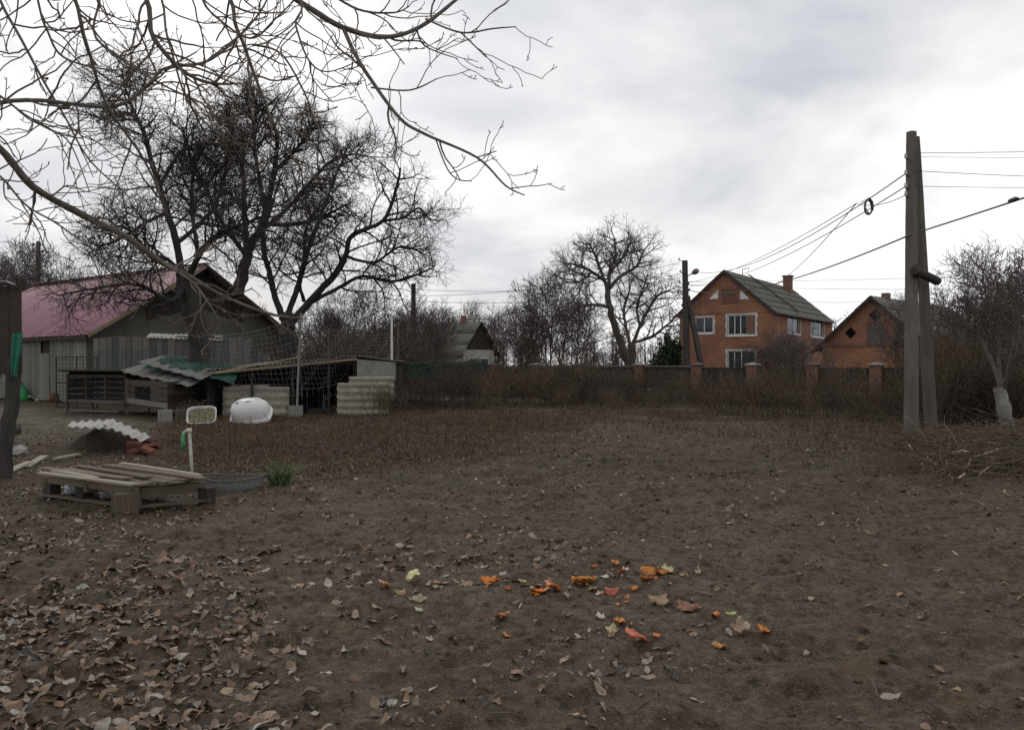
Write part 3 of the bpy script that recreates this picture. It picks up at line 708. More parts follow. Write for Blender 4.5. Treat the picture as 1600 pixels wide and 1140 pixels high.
def roof_sheets(parent, name, E0, E1, R1, R0, rows, mat, wave, amp):
    """rows of overlapping corrugated sheets, each row a mesh part"""
    N = (E1-E0).cross(R0-E0).normalized()
    flip = N.z < 0
    if flip: N = -N
    L = (E1-E0).length; nw = int(L/wave); out = []
    for k in range(rows):
        t0 = k/rows; t1 = (k+1)/rows+.03/rows
        a = E0.lerp(R0, t0)+N*(.03+.0*k); b = E1.lerp(R1, t0)+N*.03; c = E1.lerp(R1, min(t1, 1)); d = E0.lerp(R0, min(t1, 1))
        if flip: out.append(corr(name, b, a, d, c, nw, amp, .012, mat, parent, along=2, seed=k))
        else: out.append(corr(name, a, b, c, d, nw, amp, .012, mat, parent, along=2, seed=k))
    return out

def gabled(parent, K, b, w, s, zE, zA, wallmat, roofmat, ov=.35, gable_holes=(), side_holes=(), rows=5, back=True, wave=.6, amp=.03, gov=.3):
    """K near corner; gable along u (to the left), long side along v (to the right, away)"""
    U = Vector((-math.cos(b), math.sin(b), 0)); V = Vector((math.sin(b), math.cos(b), 0)); Z = Vector((0, 0, 1))
    NG = -V; NS = -U
    wall_panel(K, U, NG, w, zE, gable_holes).build('wall', wallmat, parent, uv=True)
    wall_panel(K, V, NS, s, zE, side_holes).build('wall', wallmat, parent, uv=True)
    m = MB(); A = K+U*(w/2)+Z*zA
    obj('gable', [K+Z*zE, K+U*w+Z*zE, A, K+Z*zE+V*.25, K+U*w+Z*zE+V*.25, A+V*.25], [(0, 1, 2), (5, 4, 3), (0, 2, 5, 3), (1, 4, 5, 2)], wallmat, parent, uv=True)
    B = K+V*s
    obj('wall', [B, B+U*w, B+U*w+Z*zE, A+V*s, B+Z*zE], [(0, 1, 2, 3, 4)], wallmat, parent, uv=True)
    C = K+U*w
    obj('wall', [C, C+V*s, C+V*s+Z*zE, C+Z*zE], [(0, 1, 2, 3)], wallmat, parent, uv=True)
    sl = (zA-zE)/(w/2); lift = Z*.05
    for E, sg in ((K, -1), (C, 1)):
        e0 = E+U*(sg*ov)+Z*(zE-sl*ov)-V*gov+lift; e1 = e0+V*(s+2*gov); r0 = A-V*gov+lift; r1 = A+V*(s+gov)+lift
        if sg == -1: roof_sheets(parent, 'roof_sheet', e0, e1, r1, r0, rows, roofmat, wave, amp)
        else: roof_sheets(parent, 'roof_sheet', e1, e0, r0, r1, rows, roofmat, wave, amp)
    return U, V, NG, NS, A
def brick_house():
    D = 62.0; K = PX(1208, 570, D); K.z = 0; b = math.radians(35)
    U = Vector((-math.cos(b), math.sin(b), 0)); V = Vector((math.sin(b), math.cos(b), 0))
    w = face_u(1062, K, U); s = face_u(1299, K, V); zE = EYE+86/F*D; A0 = K+U*(w/2); zA = EYE+147/F*A0.y
    t = thing('brick_house', 'two-storey orange brick house with white window surrounds and a chimney', 'house', tuple(K+U*w/2+V*s/2))
    def rect(O, Uv, p0, p1, y0, y1):
        u = sorted((face_u(p0, O, Uv), face_u(p1, O, Uv))); pc = (p0+p1)/2
        return (u[0], u[1], face_z(pc, y1, O, Uv), face_z(pc, y0, O, Uv))
    g = [rect(K, U, 1137, 1180, 492, 523), rect(K, U, 1086, 1114, 496, 520), rect(K, U, 1137, 1180, 548, 579)]
    sd = [rect(K, V, 1231, 1250, 494, 521), rect(K, V, 1267, 1287, 499, 526)]
    U, V, NG, NS, A = gabled(t, K, b, w, s, zE, zA, 'brick_house', 'slate_roof', ov=.45, gable_holes=g, side_holes=sd, rows=6)
    window(t, K, U, NG, g[0], (.30, .54, .77), bricked=0); window(t, K, U, NG, g[1], (.5,)); window(t, K, U, NG, g[2], (.5, .78))
    window(t, K, V, NS, sd[0], (.5,)); window(t, K, V, NS, sd[1], (.35, .68))
    # string course, recessed panel and white triangles in the gable
    MB().frame_box(K, U, NG, -.02, w+.02, zE-.15, zE+.08, .002, .06).build('string_course', 'brick_house', t, uv=True)
    p = rect(K, U, 1127, 1152, 450, 473); pm_ = MB()
    for a, bb, c, d in ((p[0], p[1], p[3]-.14, p[3]), (p[0], p[1], p[2], p[2]+.14), (p[0], p[0]+.14, p[2]+.142, p[3]-.142), (p[1]-.14, p[1], p[2]+.142, p[3]-.142)):
        pm_.frame_box(K, U, NG, a, bb, c, d, .002, .09)
    gp = pm_.build('gable_panel', 'brick_pillar', t, uv=True)
    MB().frame_box(K, U, NG, p[0]+.145, p[1]-.145, p[2]+.145, p[3]-.145, .002, .03).build('panel_back', 'rust', gp)
    mid = (p[0]+p[1])/2; mz = (p[2]+p[3])/2
    for sg in (-1, 1):
        MB().frame_box(K, U, NG, mid+sg*.28-.2, mid+sg*.28+.2, mz-.05, mz+.17, .032, .06).build('vent', 'plaster_grey', gp)
    Zv = Vector((0, 0, 1))
    for x0, x1, sg in ((1108, 1122, 1), (1157, 1171, -1)):
        r = rect(K, U, x0, x1, 453, 467); O = K+NG*.03
        hi = r[0] if sg == 1 else r[1]; q = [(r[0], r[2]), (r[1], r[2]), (hi, r[3]), ((r[0]+r[1])/2+(.25 if sg == 1 else -.25)*-1, r[3])]
        v = [O+U*a+Zv*z for a, z in q[:3]]; v += [x_-NG*.026 for x_ in v]
        obj('white_triangle', v, [(0, 1, 2), (5, 4, 3), (0, 3, 4, 1), (1, 4, 5, 2), (2, 5, 3, 0)], 'white_paint', t)
    # chimney through the near slope, roof ladder
    u = w*.40; c = K+V*(face_u(1231, K+U*u, V))+U*u; zs = zE+(zA-zE)*(u/(w/2))
    ch = MB().box(c+Zv*(zs+.35), .72, .72, 2.2, Matrix.Rotation(-b, 3, 'Z')).build('chimney', 'brick_pillar', t, uv=True)
    MB().box(c+Zv*(zs+1.52), .9, .9, .14, Matrix.Rotation(-b, 3, 'Z')).build('chimney_cap', 'brick_pillar', ch, uv=True)
    cc = K+V*(s*.36); e = cc-U*.1+Zv*(zE+.1); r = K+U*(w/2)+V*(s*.30)+Zv*(zA+.16); N = (V.cross(r-e)).normalized(); N = N if N.z > 0 else -N
    lad = MB()
    for o_ in (-.2, .2): lad.tube([e+V*o_+N*.1, r+V*o_+N*.1], [.035, .035], 5)
    for i in range(9): k = e.lerp(r, (i+.5)/9)+N*.1; lad.tube([k-V*.2, k+V*.2], [.02, .02], 4)
    hk = r+N*.12; lad.tube([hk, hk+Zv*.55, hk+Zv*.45-U*-.5, hk+U*.55+Zv*.05], [.04]*4, 5)
    lad.build('roof_ladder', 'metal_dark', t)
    # verge boards
    for sg, E in ((-1, K), (1, K+U*w)):
        sl = (zA-zE)/(w/2); e0 = E+U*(sg*.45)+Zv*(zE-sl*.45)+NG*.3
        plank(t, e0-Zv*.06, A+NG*.3-Zv*.06, .04, .22, Zv, 'board_dark', 'verge_board')
    MB().tube([K+V*(s-.3)+NS*.12+Zv*.2, K+V*(s-.3)+NS*.12+Zv*(zE-.2)], [.06, .06], 6).build('drainpipe', 'white_paint', t)
brick_house()

def second_house():
    D = 44.0; K = PX(1450, 570, D); K.z = 0; b = math.radians(46); Zv = Vector((0, 0, 1))
    U = Vector((-math.cos(b), math.sin(b), 0)); V = Vector((math.sin(b), math.cos(b), 0))
    w = face_u(1284, K, U); zE = EYE+34/F*D; A0 = K+U*(w/2); zA = EYE+106/F*A0.y; s = 13.0
    t = thing('brick_house', 'small orange brick house with three dark cross-shaped gable openings behind the big pole', 'house', tuple(K+U*w/2+V*s/2))
    U, V, NG, NS, A = gabled(t, K, b, w, s, zE, zA, 'brick_house', 'slate_roof', ov=.5, rows=4, gov=.35)
    O = K
    def rect(p0, p1, y0, y1):
        u = sorted((face_u(p0, O, U), face_u(p1, O, U))); pc = (p0+p1)/2; return (u[0], u[1], face_z(pc, y1, O, U), face_z(pc, y0, O, U))
    for px, py, r in ((1368, 492, 10), (1329, 520, 9), (1407, 518, 9)):
        u = face_u(px, O, U); z = face_z(px, py, O, U); rr = r/F*D*1.05; m = MB(); st = 4; d = rr/st
        for i in range(-st, st):
            k = st-abs(i+.5); hw = d*(math.floor(k)+.6)
            m.frame_box(O, U, NG, u-hw, u+hw, z+i*d+.001, z+(i+1)*d-.001, .004, .02)
        m.build('gable_opening', 'opening_shade', t)
    r = rect(1357, 1380, 505, 537)      # boarded attic window
    m = MB(); m.frame_box(O, U, NG, r[0], r[1], r[2], r[3], .004, .03); wn = m.build('attic_window', 'plaster_grey', t)
    m = MB()
    for a, bb, c, d in ((r[0]-.09, r[0]-.002, r[2]-.09, r[3]+.09), (r[1]+.002, r[1]+.09, r[2]-.09, r[3]+.09), (r[0], r[1], r[3]+.002, r[3]+.09), (r[0], r[1], r[2]-.09, r[2]-.002)):
        m.frame_box(O, U, NG, a, bb, c, d, .004, .07)
    m.build('frame', 'brick_pillar', wn, uv=True)
    MB().frame_box(O, U, NG, -.02, w+.02, zE-.12, zE+.06, .003, .07).build('string_course', 'brick_pillar', t, uv=True)
    for sg, E in ((-1, K), (1, K+U*w)):
        sl = (zA-zE)/(w/2); e0 = E+U*(sg*.5)+Zv*(zE-sl*.5)+NG*.35
        plank(t, e0-Zv*.05, A+NG*.35-Zv*.05, .04, .2, Zv, 'board_dark', 'verge_board')
    c = A+V*2.0-Zv*.1
    MB().box(c+Zv*.1, .4, .4, .7, Matrix.Rotation(-b, 3, 'Z')).build('chimney', 'brick_pillar', t, uv=True)
    MB().frame_box(K, V, NS, 3, 4.2, .9, 2.1, .004, .03).build('window', 'glass', t)
second_house()

def far_hut():
    D = 62.0; b = math.radians(-38); K = PX(735, 570, D); K.z = 0; Zv = Vector((0, 0, 1))
    U = Vector((math.cos(b), -math.sin(b), 0)); V = Vector((-.75, .66, 0)).normalized()
    a = math.radians(42); U = Vector((math.cos(a), math.sin(a), 0)); V = Vector((-math.sin(a), math.cos(a), 0))
    K = PX(724, 570, D); K.z = 0; w = face_u(772, K, U); s = 6.5; zE = EYE+24/F*D; A = K+U*(w/2); zA = EYE+67/F*A.y; A.z = zA
    t = thing('cottage', 'small far cottage with a grey slate roof among bare trees', 'house', tuple(K+U*w/2+V*s/2))
    wall_panel(K, U, -V, w, zE, []).build('wall', 'plaster_pale', t); wall_panel(K, V, -U, s, zE, []).build('wall', 'plaster_pale', t)
    wall_panel(K+U*w, V, U, s, zE, []).build('wall', 'plaster_pale', t); wall_panel(K+V*s, U, V, w, zE, []).build('wall', 'plaster_pale', t)
    for q in (K, K+V*(s-.1)):
        g = [q+Zv*zE, q+U*w+Zv*zE, q+U*(w/2)+Zv*zA]; g += [x+V*.1 for x in g]
        obj('gable', g, [(0, 1, 2), (5, 4, 3), (0, 2, 5, 3), (1, 4, 5, 2)], 'board_dark', t)
    sl = (zA-zE)/(w/2)
    for E, sg in ((K, -1), (K+U*w, 1)):
        e0 = E+U*(sg*.4)+Zv*(zE-sl*.4+.05)-V*.35; e1 = e0+V*(s+.7); r0 = A-V*.35+Zv*.05; r1 = A+V*(s+.35)+Zv*.05
        roof_sheets(t, 'roof_sheet', e0, e1, r1, r0, 3, 'slate_roof', .5, .03)
    for u in (w*.3, w*.68):
        m = MB().frame_box(K, U, -V, u-.35, u+.35, 1.1, 2.1, .004, .03).build('window', 'glass', t)
        f = MB()
        for x0, x1, z0, z1 in ((u-.42, u-.352, 1.03, 2.17), (u+.352, u+.42, 1.03, 2.17), (u-.35, u+.35, 2.102, 2.17), (u-.35, u+.35, 1.03, 1.098)): f.frame_box(K, U, -V, x0, x1, z0, z1, .004, .05)
        f.build('frame', 'white_paint', m)
    MB().box(A+V*2+Zv*.2, .4, .4, .8).build('chimney', 'brick_pillar', t, uv=True)
far_hut()

# ------------------------------------------------------------------ the barn on the left
def barn():
    a = math.radians(55); U = Vector((math.cos(a), math.sin(a), 0)); V = Vector((-math.sin(a), math.cos(a), 0)); Zv = Vector((0, 0, 1))
    C = PX(137, 570, 33); C.z = 0; w = 10.4; s = 15.5; zE = 2.95; A = C+U*(w/2); zA = EYE+153/F*A.y; A.z = zA
    t = thing('barn', 'weathered board barn with a dull pink sheet roof', 'barn', tuple(C+U*w/2+V*s/2))
    NG = -V; NS = -U
    # long wall of upright boards below the eave, a dark doorway among them
    u = .05; core = MB()
    while u < s:
        bw = R.uniform(.24, .34); dark = 3.1 < u < 3.75
        if not dark:
            z0 = .05; plank(t, C+V*(u+bw/2)+Zv*z0+NS*.02, C+V*(u+bw/2)+Zv*(zE-.05)+NS*R.uniform(.015, .035), bw-.02, .03, NS, 'board_grey')
        else:
            plank(t, C+V*(u+bw/2)+Zv*.05+NS*.05, C+V*(u+bw/2)+Zv*2.1+NS*.05, bw-.02, .03, NS, 'board_grey', 'door_plank')
        u += bw
    obj('wall', [C-NS*.05+V*i+Zv*z for i, z in ((0, 0), (s, 0), (s, zE), (0, zE))], [(0, 1, 2, 3)], 'board_dark', t)
    # gable wall of grey plaster, dark board apex
    g = [C, C+U*w, C+U*w+Zv*zE, A, C+Zv*zE]; g += [p+V*.2 for p in g]
    obj('gable', g, [(0, 1, 2, 3, 4), (9, 8, 7, 6, 5), (0, 4, 9, 5), (1, 6, 7, 2)], 'plaster_grey', t)
    obj('wall', [C+U*w, C+U*w+V*s, C+U*w+V*s+Zv*zE, C+U*w+Zv*zE], [(0, 1, 2, 3)], 'board_dark', t)
    obj('wall', [p+V*s for p in (C, C+U*w, C+U*w+Zv*zE, A, C+Zv*zE)], [(0, 1, 2, 3, 4)], 'board_dark', t)
    sl = (zA-zE)/(w/2); ov = .3; gov = .55
    for i in range(16):                         # dark boards closing the top of the gable
        x = w*.26+i*w*.48/16; zt = zE+sl*min(x, w-x)-.1
        plank(t, C+U*x+NG*.03+Zv*(zE+sl*min(x, w-x)*.42), C+U*x+NG*.03+Zv*zt, w*.48/16-.02, .03, NG, 'board_dark')
    # roof: standing-seam sheets laid from eave to ridge, each a part
    for E, sg in ((C, -1), (C+U*w, 1)):
        n = 15
        for i in range(n):
            v0 = -gov+(s+2*gov)*i/n; v1 = -gov+(s+2*gov)*(i+1)/n-.004
            e0 = E+U*(sg*ov)+Zv*(zE-sl*ov+.06)+V*v0; e1 = e0+V*(v1-v0); r0 = A+V*v0+Zv*.06; r1 = A+V*v1+Zv*.06
            q = (e0, e1, r1, r0) if sg == -1 else (e1, e0, r0, r1)
            N = (q[1]-q[0]).cross(q[3]-q[0]); up = N.z > 0
            if not up: q = (q[1], q[0], q[3], q[2])
            corr('roof_sheet', *q, 4, .014, .006, 'roof_pink', t, along=1, seed=i)
    plank(t, A-V*gov+Zv*.13, A+V*(s+gov)+Zv*.13, .35, .03, Zv, 'trim_tan', 'ridge_cap')
    for E, sg in ((C, -1), (C+U*w, 1)):
        e0 = E+U*(sg*ov)+Zv*(zE-sl*ov)+NG*(gov+.01)
        plank(t, e0, A+NG*(gov+.01), .03, .17, Zv, 'trim_tan' if sg == -1 else 'board_dark', 'verge_board')
        plank(t, E+U*(sg*ov)+Zv*(zE-sl*ov-.05)+NG*gov, E+U*(sg*ov)+Zv*(zE-sl*ov-.05)+V*(s+gov), .12, .03, NS, 'board_dark', 'eave_board')
    # yard fence of slabs in front of the gable
    t2 = thing('board_fence', 'tall grey upright board fence below the barn gable', 'fence', tuple(PX(300, 570, 32.2)-Zv*EYE))
    A1 = PX(146, 570, 32.6); B1 = PX(432, 570, 31.6); A1.z = B1.z = 0; d = (B1-A1).normalized(); Nn = Vector((d.y, -d.x, 0)); L = (B1-A1).length; u = 0
    while u < L:
        bw = R.uniform(.2, .34); h = 2.72+R.uniform(-.06, .05); p = A1+d*(u+bw/2)
        if u > L*.82: h -= (u-L*.82)*.9
        plank(t2, p+Nn*R.uniform(0, .02), p+Zv*h+Nn*R.uniform(0, .03), bw-.025, .03, Nn, 'board_fence'); u += bw
    for z in (.5, 2.3): plank(t2, A1+Zv*z-Nn*.06, B1+Zv*min(z, 1.9)-Nn*.06, .1, .06, Zv, 'board_dark', 'rail')
    for u0, u1, z in ((.30, .43, 2.84), (.435, .60, 2.80), (.64, .72, 2.74)):
        p0 = A1+d*L*u0+Zv*z; p1 = A1+d*L*u1+Zv*(z-.05)
        corr('slate_cap', p0+Nn*.12-Zv*.14, p1+Nn*.12-Zv*.14, p1-Nn*.25+Zv*.05, p0-Nn*.25+Zv*.05, 6, .018, .01, 'slate_pale', t2, along=2)
barn()

# ------------------------------------------------------------------ brick-pillar fence along the street
def street_fence():
    Zv = Vector((0, 0, 1)); px = [1474, 1370, 1271, 1176, 1090, 1000, 907, 838, 768, 700]
    A = PX(1370, 570, 29.5); B = PX(700, 570, 43); A.z = B.z = 0; d = (B-A).normalized(); Nn = Vector((d.y, -d.x, 0))
    if Nn.y > 0: Nn = -Nn
    t = thing('street_fence', 'long brick-pillared fence with dark panels behind the bare shrubs', 'fence', tuple((A+B)/2))
    us = [face_u(p, A, d) for p in px]; M = Matrix((d, -Nn, Zv)).transposed()
    for i, u in enumerate(us):
        c = A+d*u; h = EYE-.02
        pl = MB().box(c+Zv*(h/2-.05), .40, .40, h+.1, M).build('pillar', 'brick_pillar', t, uv=True)
        cp = MB(); top = h+.0; hw = .26
        v = [c+M @ Vector((x*hw, y*hw, top)) for x, y in ((-1, -1), (1, -1), (1, 1), (-1, 1))]; v += [p+Zv*.05 for p in v]; v += [c+Zv*(top+.13)]
        obj('pillar_cap', v, [(3, 2, 1, 0), (0, 1, 5, 4), (1, 2, 6, 5), (2, 3, 7, 6), (3, 0, 4, 7), (4, 5, 8), (5, 6, 8), (6, 7, 8), (7, 4, 8)], 'concrete' if i % 2 else 'brick_block', pl)
        if i+1 < len(us):
            a = u+.21; bq = us[i+1]-.21
            MB().frame_box(A, d, Nn, a, bq, -.05, .5, -.12, .12).build('plinth', 'brick_block', t, uv=True)
            x = a+.05
            while x < bq-.05:
                bw = .145; plank(t, A+d*(x+bw/2)+Zv*.55, A+d*(x+bw/2)+Zv*(1.5+R.uniform(-.01, .01)), bw-.012, .025, Nn, 'board_brown' if i % 3 else 'board_dark', 'board'); x += bw
            for z in (.66, 1.38): MB().frame_box(A, d, Nn, a, bq, z, z+.07, -.07, -.02).build('rail', 'board_dark', t)
            if i in (4, 5): MB().frame_box(A, d, Nn, a, bq, 1.52, 1.57, -.1, .1).build('coping', 'slate', t)
street_fence()

# ------------------------------------------------------------------ poles and wires
def taper_box(p0, p1, w0, w1, M, n=10, seed=0, j=.004):
    q = random.Random(seed); v = []; f = []
    for i in range(n+1):
        t = i/n; p = Vector(p0).lerp(Vector(p1), t); w = (w0*(1-t)+w1*t)/2; e = w*.72
        for x, y in ((-w, -e), (-e, -w), (e, -w), (w, -e), (w, e), (e, w), (-e, w), (-w, e)):
            v.append(p+M @ Vector((x+q.uniform(-j, j), y+q.uniform(-j, j), 0)))
    for i in range(n):
        for k in range(8): f.append((8*i+k, 8*i+(k+1) % 8, 8*i+8+(k+1) % 8, 8*i+8+k))
    f += [tuple(reversed(range(8))), tuple(8*n+k for k in range(8))]
    return v, f
def big_pole():
    D = 17.2; Zv = Vector((0, 0, 1)); base = PX(1424, 570, D); base.z = -.3
    t = thing('utility_pole', 'tall grey concrete pole with a leaning brace at the right of the yard', 'pole', (base.x, base.y, 0))
    M = Matrix.Rotation(.35, 3, 'Z'); top = PX(1424, 206, D)
    v, f = taper_box(base, top, .25, .165, M, 22, 1, .004); obj('post', v, f, 'concrete_pole', t)
    b2 = PX(1456, 570, D+1.9); b2.z = -.3; t2 = PX(1431, 214, D+.25)
    v, f = taper_box(b2, t2, .25, .13, M, 22, 2, .004); obj('brace', v, f, 'concrete_pole', t)
    a = PX(1428, 423, D-.35); bq = PX(1464, 439, D+.55)
    lg = MB().tube([a, a.lerp(bq, .5)+Zv*.01, bq], [.085, .095, .10], 10).build('cross_log', 'bark_dark', t, smooth=False)
    MB().tube([PX(1431, 412, D-.2), PX(1436, 448, D+.2)], [.012, .012], 5).build('tie_wire', 'metal_dark', t)
    for y in (246, 272, 292, 305):
        c = PX(1415, y, D-.08)
        hk = MB().tube([PX(1421, y+5, D), c-Zv*.02, c+Zv*.02], [.012, .012, .012], 5).build('insulator_hook', 'metal_dark', t)
        MB().lathe(c, [(.01, -.02), (.03, .0), (.035, .03), (.022, .045), (.03, .07), (.012, .09), (0, .09)], 8).build('insulator', 'ceramic', hk)
big_pole()
def street_pole():
    D = 46.0; Zv = Vector((0, 0, 1)); base = PX(1074, 570, D); base.z = -.3
    t = thing('street_pole', 'dark street pole with a brown lamp beside the two-storey brick house', 'pole', (base.x, base.y, 0))
    M = Matrix.Rotation(.3, 3, 'Z'); top = PX(1070, 407, D)
    v, f = taper_box(base, top, .36, .26, M, 14, 3); obj('post', v, f, 'pole_dark', t)
    b2 = PX(1106, 570, D-.4); b2.z = -.3; v, f = taper_box(b2, PX(1074, 462, D), .32, .24, M, 12, 4); obj('brace', v, f, 'pole_dark', t)
    lm = MB().tube([PX(1073, 432, D), PX(1077, 430, D-.3), PX(1081, 427, D-.5)], [.03]*3, 6).build('lamp_arm', 'metal_dark', t)
    h = MB(); c = PX(1082, 427, D-.5); ax = Vector((.30, -.5, .18)); Mx = ax.to_track_quat('Z', 'Y').to_matrix()
    h.lathe(c, [(.03, -.05), (.08, .0), (.15, .15), (.17, .3), (.12, .43), (0, .47)], 10, Mx); h.build('lamp_head', 'lamp_brown', lm, smooth=True)
    for px, py in ((1061, 406), (1063, 425), (1062, 442), (1060, 457), (1076, 444), (1077, 454), (1066, 478)):
        c = PX(px, py, D-.1); hk = MB().tube([PX(1070, py+4, D), c], [.02, .02], 5).build('bracket', 'metal_dark', t)
        MB().lathe(c, [(.02, -.04), (.05, 0), (.055, .08), (.03, .12), (0, .15)], 8).build('insulator', 'metal_dark' if py > 440 else 'ceramic', hk)
street_pole()
def plain_pole(px, D, ytop, w, label, cross=None, mat='pole_dark'):
    base = PX(px, 570, D); base.z = -.2; t = thing('utility_pole', label, 'pole', (base.x, base.y, 0))
    v, f = taper_box(base, PX(px, ytop, D), w*1.25, w*.9, Matrix.Rotation(.2, 3, 'Z'), 10, int(px)); obj('post', v, f, mat, t)
    for dy in (cross or ()):
        a = PX(px-7, ytop+dy, D); b = PX(px+7, ytop+dy, D)
        cb = MB().tube([a, b], [.035, .035], 5).build('crossarm', 'metal_dark', t)
        for p in (a, b): MB().lathe(p, [(.02, 0), (.05, .02), (.045, .12), (0, .16)], 8).build('insulator', 'metal_dark', cb)
plain_pole(60, 52, 377, .24, 'thin dark pole behind the pink barn roof', (6, 16))
plain_pole(646, 44, 443, .26, 'dark wooden pole behind the right side of the forked tree')
plain_pole(612, 30.5, 492, .085, 'slim white post just behind the right end of the coop', mat='white_paint')
plain_pole(622, 31.5, 503, .06, 'thinner pale post next to the slim white post behind the coop', mat='plaster_grey')
plain_pole(513, 30.2, 512, .05, 'thin pale stake behind the middle of the coop roof', mat='plaster_grey')

def wire(label, a, b, sag, r, mat='wire', n=40, mid=None):
    a = Vector(a); b = Vector(b); pts = []
    for i in range(n+1):
        t = i/n; p = a.lerp(b, t); p.z -= sag*4*t*(1-t); pts.append(p)
    o = MB().tube(pts, [r]*(n+1), 5).build('overhead_wire', mat); o['label'] = label; o['category'] = 'wire'; o['group'] = 'overhead wires'
    return pts
def wires():
    D = 17.1
    # from the big pole away to the right (out of view)
    for y0, y1, r, lab in ((239, 232, .0065, 'uppermost thin wire running right from the big pole'), (245, 241, .0045, 'faint second wire just below the uppermost one right of the big pole'),
                           (267, 270, .0065, 'middle thin wire running right from the big pole'), (291, 288, .0055, 'lowest thin wire running right from the big pole')):
        a = PX(1430, y0, D); b = PX(1600, y1, D-.6); e = a+(b-a)*5.5; wire(lab, a, e, .12, r)
    # to the street pole
    wire('upper sagging wire between the big pole and the street lamp pole', PX(1414, 272, D), PX(1083, 424, 45.6), .75, .013)
    p = wire('second sagging wire between the big pole and the street lamp pole', PX(1414, 292, D), PX(1078, 445, 45.8), .55, .012)
    k = PX(1338, 318, 21.5)
    wire('short wire joining the big pole to the hanging coil', PX(1414, 305, D), k, .12, .008, n=16)
    wire('slack wire dropping from the coil towards the brick house roof', k, PX(1195, 449, 63), .5, .014)
    wire('low end of the wire from the coil to the street pole', k, PX(1078, 441, 45.9), .35, .011)
    a = PX(1600, 307, 12.0); b = PX(1424, 366, D-.2)
    wire('thick black cable crossing to the big pole from the right', b+(a-b)*2.2, b, .02, .016)
    wire('thick black cable from the big pole past the brick house to the street pole', b, PX(1079, 454, 45.8), .55, .019)
    c = PX(1583, 312, 12.2); d = (a-b).normalized()
    o = MB().tube([c-d*.16, c-d*.08, c+d*.06, c+d*.16], [.014, .034, .038, .014], 8).build('cable_clamp', 'metal_dark'); tag(o, 'black clamp on the thick cable near the right edge', 'clamp')
    # coil of spare cable
    cc = PX(1357, 323, 20.5); q = random.Random(4); pts = []
    for i in range(150):
        an = i*.30; rr = .165+.02*math.sin(i*.37)+q.uniform(-.008, .008); pts.append(cc+Vector((rr*.72*math.cos(an), .30*rr*math.cos(an)+.05*math.sin(i*.05)+q.uniform(-.01, .01), rr*1.12*math.sin(an))))
    o = MB().tube(pts, [.011]*len(pts), 5)
    o.tube([cc+Vector((0, 0, .17)), PX(1352, 312, 20.6), PX(1345, 316, 21.2)], [.008]*3, 5)
    o = o.build('cable_coil', 'wire'); tag(o, 'black coil of spare cable hanging in the air left of the big pole', 'cable coil')
    # street line far off, both ways from the street pole
    L = PX(1065, 425, 46)
    for y0, x1, y1, D1, lab in ((410, 655, 462, 44.2, 'highest faint wire running left from the street pole'), (428, 648, 452, 44, 'second wire running left from the street pole to the dark wooden pole'),
                                (446, 648, 470, 44, 'third wire running left from the street pole'), (459, 700, 500, 62, 'thick lower wire running left from the street pole towards the cottage')):
        wire(lab, PX(1062, y0, 45.9), PX(x1, y1, D1), .45, .011)
    for y0, y1, lab in ((446, 447, 'faint street wire running right behind the chimney'), (470, 462, 'lowest faint street wire running right behind the brick house'), (440, 418, 'pale far wire above the chimney running right')):
        wire(lab, PX(1076, y0, 46.1), PX(1760, y1-3, 60), .3, .011)
    wire('faint wire from the far left pole across the top of the barn', PX(60, 380, 52), PX(-260, 352, 46), .2, .011)
wires()

